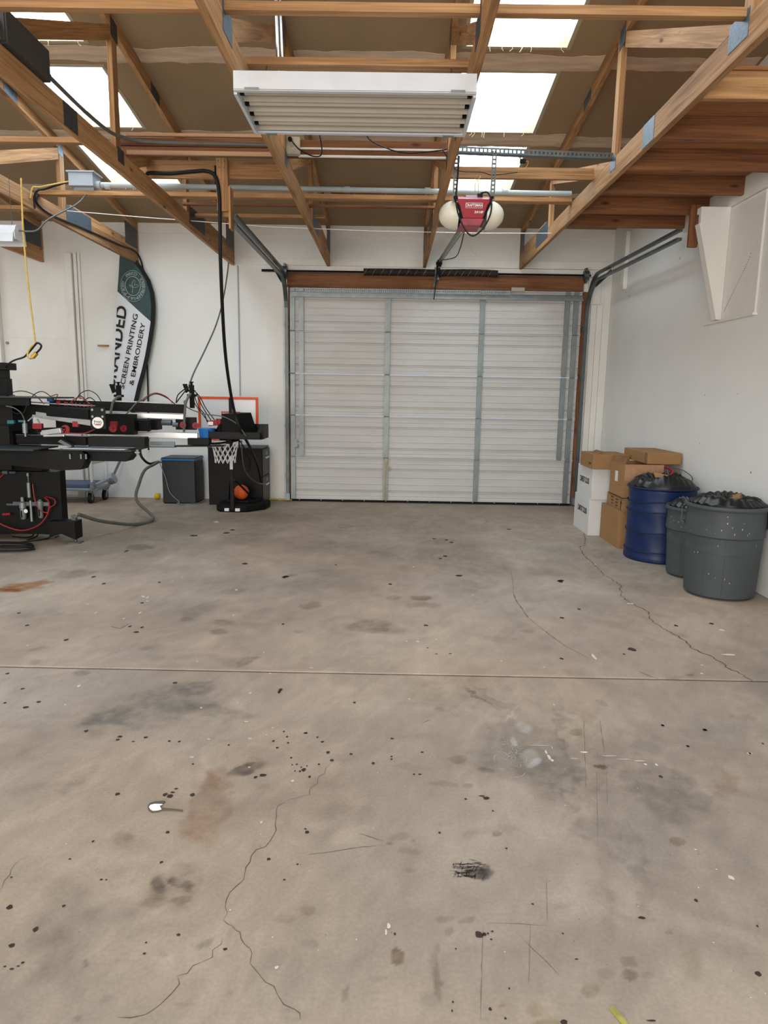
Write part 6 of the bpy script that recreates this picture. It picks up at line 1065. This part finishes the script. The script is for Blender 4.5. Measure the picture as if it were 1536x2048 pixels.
# ------------------------------------------------------------------ cartons against the right wall
GBX = 'cartons stacked by the right wall'
def carton(label, x0, x1, y0, y1, z0, z1, m='kraft', open_=False):
    t = thing('carton', label, 'box', ((x0+x1)/2, (y0+y1)/2, z0), GBX)
    if not open_: build(B(x0, x1, y0, y1, z0, z1), 'body', m, t, bevel=.004)
    else:
        k = .006; build(MB().box(x0, x1, y0, y0+k, z0, z1).box(x0, x1, y1-k, y1, z0, z1).box(x0, x0+k, y0+k, y1-k, z0, z1).box(x1-k, x1, y0+k, y1-k, z0, z1).box(x0, x1, y0, y1, z0, z0+k), 'body', m, t)
    return t
def side_text(par, s, size, x, y, z, m='ink', sx=1.0, bold=0.0, rows=1): return build(text_on(MB(), s, size, (x-.002, y, z), (0, -1, 0), (0, 0, 1), sx=sx, bold=bold), 'lettering', m, par)
c1 = carton('white carton at the bottom of the white pair', 2.10, 2.56, 7.16, 7.74, 0, .385, 'wbox'); side_text(c1, 'COMFORT COLORS', .085, 2.10, 7.42, .24, sx=.46, bold=.002)
c2 = carton('white carton on top of the other white carton', 2.105, 2.56, 7.14, 7.70, .386, .712, 'wbox'); side_text(c2, 'COMFORT COLORS', .085, 2.105, 7.42, .56, sx=.46, bold=.002)
c3 = carton('plain brown carton on the floor beside the blue bin', 2.215, 2.72, 6.56, 7.13, 0, .36); 
c4 = carton('brown carton with a black arrow, second up beside the blue bin', 2.245, 2.74, 6.54, 7.06, .361, .487)
build(MB().beam((2.243, 6.62, .37), (2.243, 6.62, .44), .002, .012, (0, 1, 0)).prism([(6.60, .43), (6.64, .43), (6.62, .465)], 'x', 2.2415, 2.2445), 'arrow_print', 'ink', c4)
mb = MB()
for r in range(3):
    mb.box(2.2425, 2.2446, 6.86, 6.93-r*.01, .45-r*.03, .462-r*.03); mb.box(2.2425, 2.2446, 6.72, 6.78, .445-r*.03, .457-r*.03)
tag(build(mb, 'print_lines', 'inkb', c4), kind='stuff')
c5 = carton('open brown carton wrapped in tape with a white label', 2.235, 2.60, 6.55, 6.98, .488, .815, 'kraft', True); build(B(2.2325, 2.2345, 6.74, 6.82, .63, .73), 'shipping_label', 'wbox', c5); build(B(2.234, 2.601, 6.5485, 6.5496, .66, .816), 'clear_tape', mat('clear_packing_tape', (178, 140, 108), .18, var=.12, scale=25, spec=.7), c5)
build(MB().hexa([(2.24, 6.545, .815), (2.60, 6.545, .815), (2.60, 6.551, .815), (2.24, 6.551, .815)], [(2.26, 6.66, .80), (2.58, 6.66, .80), (2.58, 6.666, .803), (2.26, 6.666, .803)]).hexa([(2.234, 6.56, .815), (2.24, 6.56, .815), (2.24, 6.97, .815), (2.234, 6.97, .815)], [(2.25, 6.57, .87), (2.256, 6.57, .87), (2.256, 6.96, .87), (2.25, 6.96, .87)]), 'flap', 'kraftdk', c5); build(B(2.236, 2.24, 6.60, 6.64, .745, .80), 'print_mark', 'inkb', c5)
c6 = carton('low brown carton on top of the white cartons', 2.075, 2.45, 7.06, 7.52, .713, .862); build(MB().hexa([(2.16, 7.16, .863), (2.18, 7.16, .863), (2.19, 7.44, .863), (2.17, 7.44, .863)], [(2.20, 7.16, .885), (2.21, 7.16, .885), (2.22, 7.44, .885), (2.21, 7.44, .885)]), 'flap', 'kraftdk', c6); build(B(2.0732, 2.0748, 7.12, 7.20, .755, .775), 'print_mark', 'inkb', c6)
c7 = carton('long brown carton lying highest against the right wall', 2.46, 2.78, 6.60, 7.28, .817, .925); build(B(2.4585, 2.4595, 6.62, 6.68, .818, .924), 'tape_strip', 'kraftdk', c7)
# ------------------------------------------------------------------ bins
def liner(cx, cy, r, z, seed, h, name='bin_liner'):
    rr = random.Random(seed); ph = [rr.uniform(0, 6.28) for _ in range(6)]; mb = MB()
    def fn(r_, z_, a, j):
        w = .5+.5*math.sin(23*a+ph[0]+2*math.sin(3*a+ph[1])); l = math.sin(2*a+ph[2])+.6*math.sin(3*a+ph[3])+.4*math.sin(5*a+ph[4])
        k = min(1, j/4); return (r_*(1-.035*w*k), z_+(h*.22*l*k+.014*w)*(1 if j > 0 else .2)*(1 if r_ > .02 else .3))
    prof = [(r*.985, z-.03), (r*.99, z+.012), (r*.93, z+h*.45), (r*.86, z+h*.8), (r*.76, z+h), (r*.64, z+h*.92), (r*.5, z+h*.5), (r*.36, z+h*.72), (r*.2, z+h*.4), (.012, z+h*.6)]
    return mb.lathe(cx, cy, prof, 110, cap0=False, cap1=True, fn=fn)
def grey_can(label, cx, cy, rb, rt, H, seed, ha):
    t = thing('rubbish_bin', label, 'bin', (cx, cy, 0), 'grey bins along the right wall')
    zb = H*.66
    build(MB().lathe(cx, cy, [(rb*.93, .006), (rb, .02), (rb+(rt-rb)*.55, zb), (rb+(rt-rb)*.55+.012, zb+.012), (rt-.012, H-.045), (rt-.012, H-.035), (rt+.006, H-.03), (rt+.012, H-.018), (rt+.008, H-.002), (rt-.004, H), (rt-.02, H-.02), (rb+(rt-rb)*.5, H*.5)], 64), 'body', 'can', t, smooth=True)
    mb = MB()
    for k in range(5):
        a = 2*math.pi*k/5+.3; d = .26
        p = [(rb+(rt-rb)*.55*(z-.02)/(zb-.02)-.0005, z) for z in (.03, zb-.012)]
        for s in (-d, d): mb.tube([(cx+r_*math.cos(a+s), cy+r_*math.sin(a+s), z) for r_, z in p], .0022, 5)
    build(mb, 'body_ribs', 'can', t)
    for a in ha:
        mb = MB(); v = []
        for z, o in ((H-.05, .03), (H-.06, .036), (H-.16, .036), (H-.17, .012)):
            v.append([(cx+(rt-.012+o)*math.cos(a+s), cy+(rt-.012+o)*math.sin(a+s), z) for s in (-.34, -.24, .24, .34)])
        for i in range(3):
            for j in range(3):
                if i == 1 and j == 1: continue
                mb.add([v[i][j], v[i][j+1], v[i+1][j+1], v[i+1][j]], [(0, 1, 2, 3)])
        o_ = build(mb, 'handle', 'can', t); sm = o_.modifiers.new('thickness', 'SOLIDIFY'); sm.thickness = .008
    build(MB().lathe(cx, cy, [(rb*.7, 0), (rb*.92, 0), (rb*.92, .0062)], 40, cap1=True), 'foot_ring', 'can', t)
    lw = build(liner(cx, cy, rt-.02, H-.012, seed, .055), 'bin_liner', 'bag', t, smooth=True); 
    rr = random.Random(seed+4); mb = MB()
    for k in range(26):
        a = math.pi*(1.05+.85*rr.random()); z = rr.uniform(.1, H-.08) if rr.random() < .5 else rr.uniform(H*.66, H-.05); R_ = (rb+(rt-rb)*.55*min(1, z/zb)+.0055) if z < zb else rt-.004+.0; w = rr.uniform(.0015, .006); hh = rr.uniform(.003, .011)
        nv = 9; mb.add([(cx+R_*math.cos(a+q_*w/.28), cy+R_*math.sin(a+q_*w/.28), z+p_*hh) for q_, p_ in [(math.cos(6.28*i/nv)*rr.uniform(.4, 1.1), math.sin(6.28*i/nv)*rr.uniform(.4, 1.1)) for i in range(nv)]], [tuple(range(nv))])
    tag(build(mb, 'paint_splatters', 'fleck', t), kind='stuff'); return t
grey_can('large grey round rubbish bin at the right edge, nearest the camera', 2.495, 5.06, .245, .278, .685, 11, (-.32, 2.4))
g2 = grey_can('smaller grey round rubbish bin between the blue bin and the large grey bin', 2.53, 5.60, .205, .238, .575, 23, (math.pi*1.38, math.pi*.38))
build(MB().add([(2.53+.2075*math.cos(a), 5.60+.2075*math.sin(a)*1.0, z) for z in (.10, .30) for a in (3.62, 3.70)], [(0, 1, 3, 2)]), 'torn_sticker', 'wbox', g2)
# crumpled card and liner tail in the large bin
tag(build(MB().hexa([(2.50, 5.10, .70), (2.60, 5.06, .70), (2.66, 5.16, .715), (2.56, 5.20, .715)], [(2.49, 5.12, .706), (2.59, 5.07, .735), (2.65, 5.17, .75), (2.56, 5.21, .72)]), 'card_scrap', 'kraft'), 'torn cardboard scrap on top of the large grey bin', 'cardboard')
bb = thing('popup_bin', 'blue fabric spiral bin beside the cartons', 'bin', (2.465, 6.2, 0))
def skew(r, z, a, j): return (r*(1+.006*math.sin(9*a+z*20)), z)
prof = []
for k in range(41):
    z = .012+.628*k/40; u = ((z-.075)/.185) % 1.0; prof.append((.286+.002*abs(math.cos(math.pi*u))**6-.002*math.sin(math.pi*u)+(.008 if z < .05 else 0), z))
prof += [(.297, .645), (.300, .655), (.292, .662), (.27, .64)]
build(MB().lathe(2.465, 6.2, prof, 64, fn=skew), 'fabric_body', 'blue', bb, smooth=True)
for z, tilt in ((.10, .012), (.275, .014), (.46, .016), (.56, .035)):
    build(MB().tube([(2.465+.292*math.cos(a), 6.2+.292*math.sin(a), z+tilt*math.cos(a)) for a in [2*math.pi*k/48 for k in range(48)]], .0065, 6, closed=True), 'spiral_hoop', 'navy', bb, smooth=True)
build(MB().tube([(2.465+.297*math.cos(a), 6.2+.297*math.sin(a), .655) for a in [2*math.pi*k/48 for k in range(48)]], .009, 6, closed=True), 'rim_hoop', 'navy', bb, smooth=True); build(MB().lathe(2.465, 6.2, [(.2, 0), (.28, 0), (.285, .012)], 40, cap1=True), 'floor_pad', 'navy', bb)
build(liner(2.465, 6.2, .285, .655, 5, .085), 'bin_liner', 'bag', bb, smooth=True)
tag(build(MB().hexa([(2.36, 6.12, .745), (2.50, 6.06, .745), (2.52, 6.10, .745), (2.38, 6.17, .745)], [(2.35, 6.15, .79), (2.49, 6.09, .765), (2.51, 6.13, .76), (2.37, 6.19, .785)]), 'card_flap', 'kraft'), 'cardboard flap poking out of the blue bin liner', 'cardboard')
tag(build(MB().tube(spline([(2.50, 6.22, .73), (2.55, 6.22, .78), (2.53, 6.24, .81), (2.48, 6.24, .83)]), .010, 6), 'red_strap', 'red', smooth=True), 'short red strap sticking out of the blue bin', 'strap')
tag(build(MB().tube(spline([(2.56, 6.30, .72), (2.55, 6.32, .80), (2.66, 6.30, .80), (2.74, 6.25, .74), (2.72, 6.2, .69)]), .004, 6).tube([(2.66, 6.30, .80), (2.66, 6.28, .70)], .004, 6), 'wire_hanger', 'galv_dk'), 'bent wire frame rising behind the blue bin', 'wire')
# ------------------------------------------------------------------ loose bits on the floor
mb = MB(); rq = random.Random(2)
for k in range(16): mb.sphere((-1.60+.29*k/15, 9.185+rq.uniform(-.01, .008), .012), rq.uniform(.016, .026), 8, 6, (1.2, .8, .6))
tag(build(mb, 'foam_bead', 'foam_y', smooth=True), 'yellow foam bead along the floor left of the garage door', 'foam')
def FP(px, py):
    d = CF+CR*((px-768)/FPX)+CU*((1024-py)/FPX); t_ = -EYE/d.z; return (d.x*t_, d.y*t_)
pud = [FP(*p) for p in ((295, 1614), (299, 1608), (310, 1604.5), (328, 1603), (331, 1605), (322, 1611), (324, 1617), (335, 1618.5), (352, 1620), (366, 1622), (365, 1624), (345, 1622), (325, 1622), (315, 1625), (303, 1626), (297, 1621))]
pt = thing('paint_spill', 'small glossy white paint spill on the concrete near the camera', 'paint spill', (pud[0][0], pud[0][1], 0))
build(MB().prism(pud, 'z', .0005, .004), 'spill_edge', mat('dark_spill_edge', (92, 84, 70), .5), pt); cxy = np.mean(np.array(pud[:7]+pud[-5:]), 0)
build(MB().prism([(cxy[0]+(x-cxy[0])*.8, cxy[1]+(y-cxy[1])*.62-.006) for x, y in (pud[0:3]+[pud[4], pud[5], pud[6]]+pud[12:])], 'z', .004, .0055), 'spill_centre', 'blob', pt)
a = FP(1222, 2018); b = FP(1252, 2052); tag(build(MB().beam((a[0], a[1], .004), (b[0], b[1], .004), .012, .006), 'wood_splinter', mat('yellow_green_splinter', (150, 146, 74), .7, var=.3, scale=30)), 'thin yellowish splinter lying on the floor at the bottom edge', 'splinter')
for (px, py, w, lb) in ((571, 1154, .035, 'tiny dark square chip on the floor left of centre'), (1121, 1162, .04, 'tiny black chip on the floor in front of the blue bin')):
    q = FP(px, py); tag(build(MB().beam((q[0]-w*.5, q[1]-.02, .002), (q[0]+w*.5, q[1]+.02, .002), .03, .003), 'floor_chip', 'blackm'), lb, 'chip', 'dark chips on the floor')
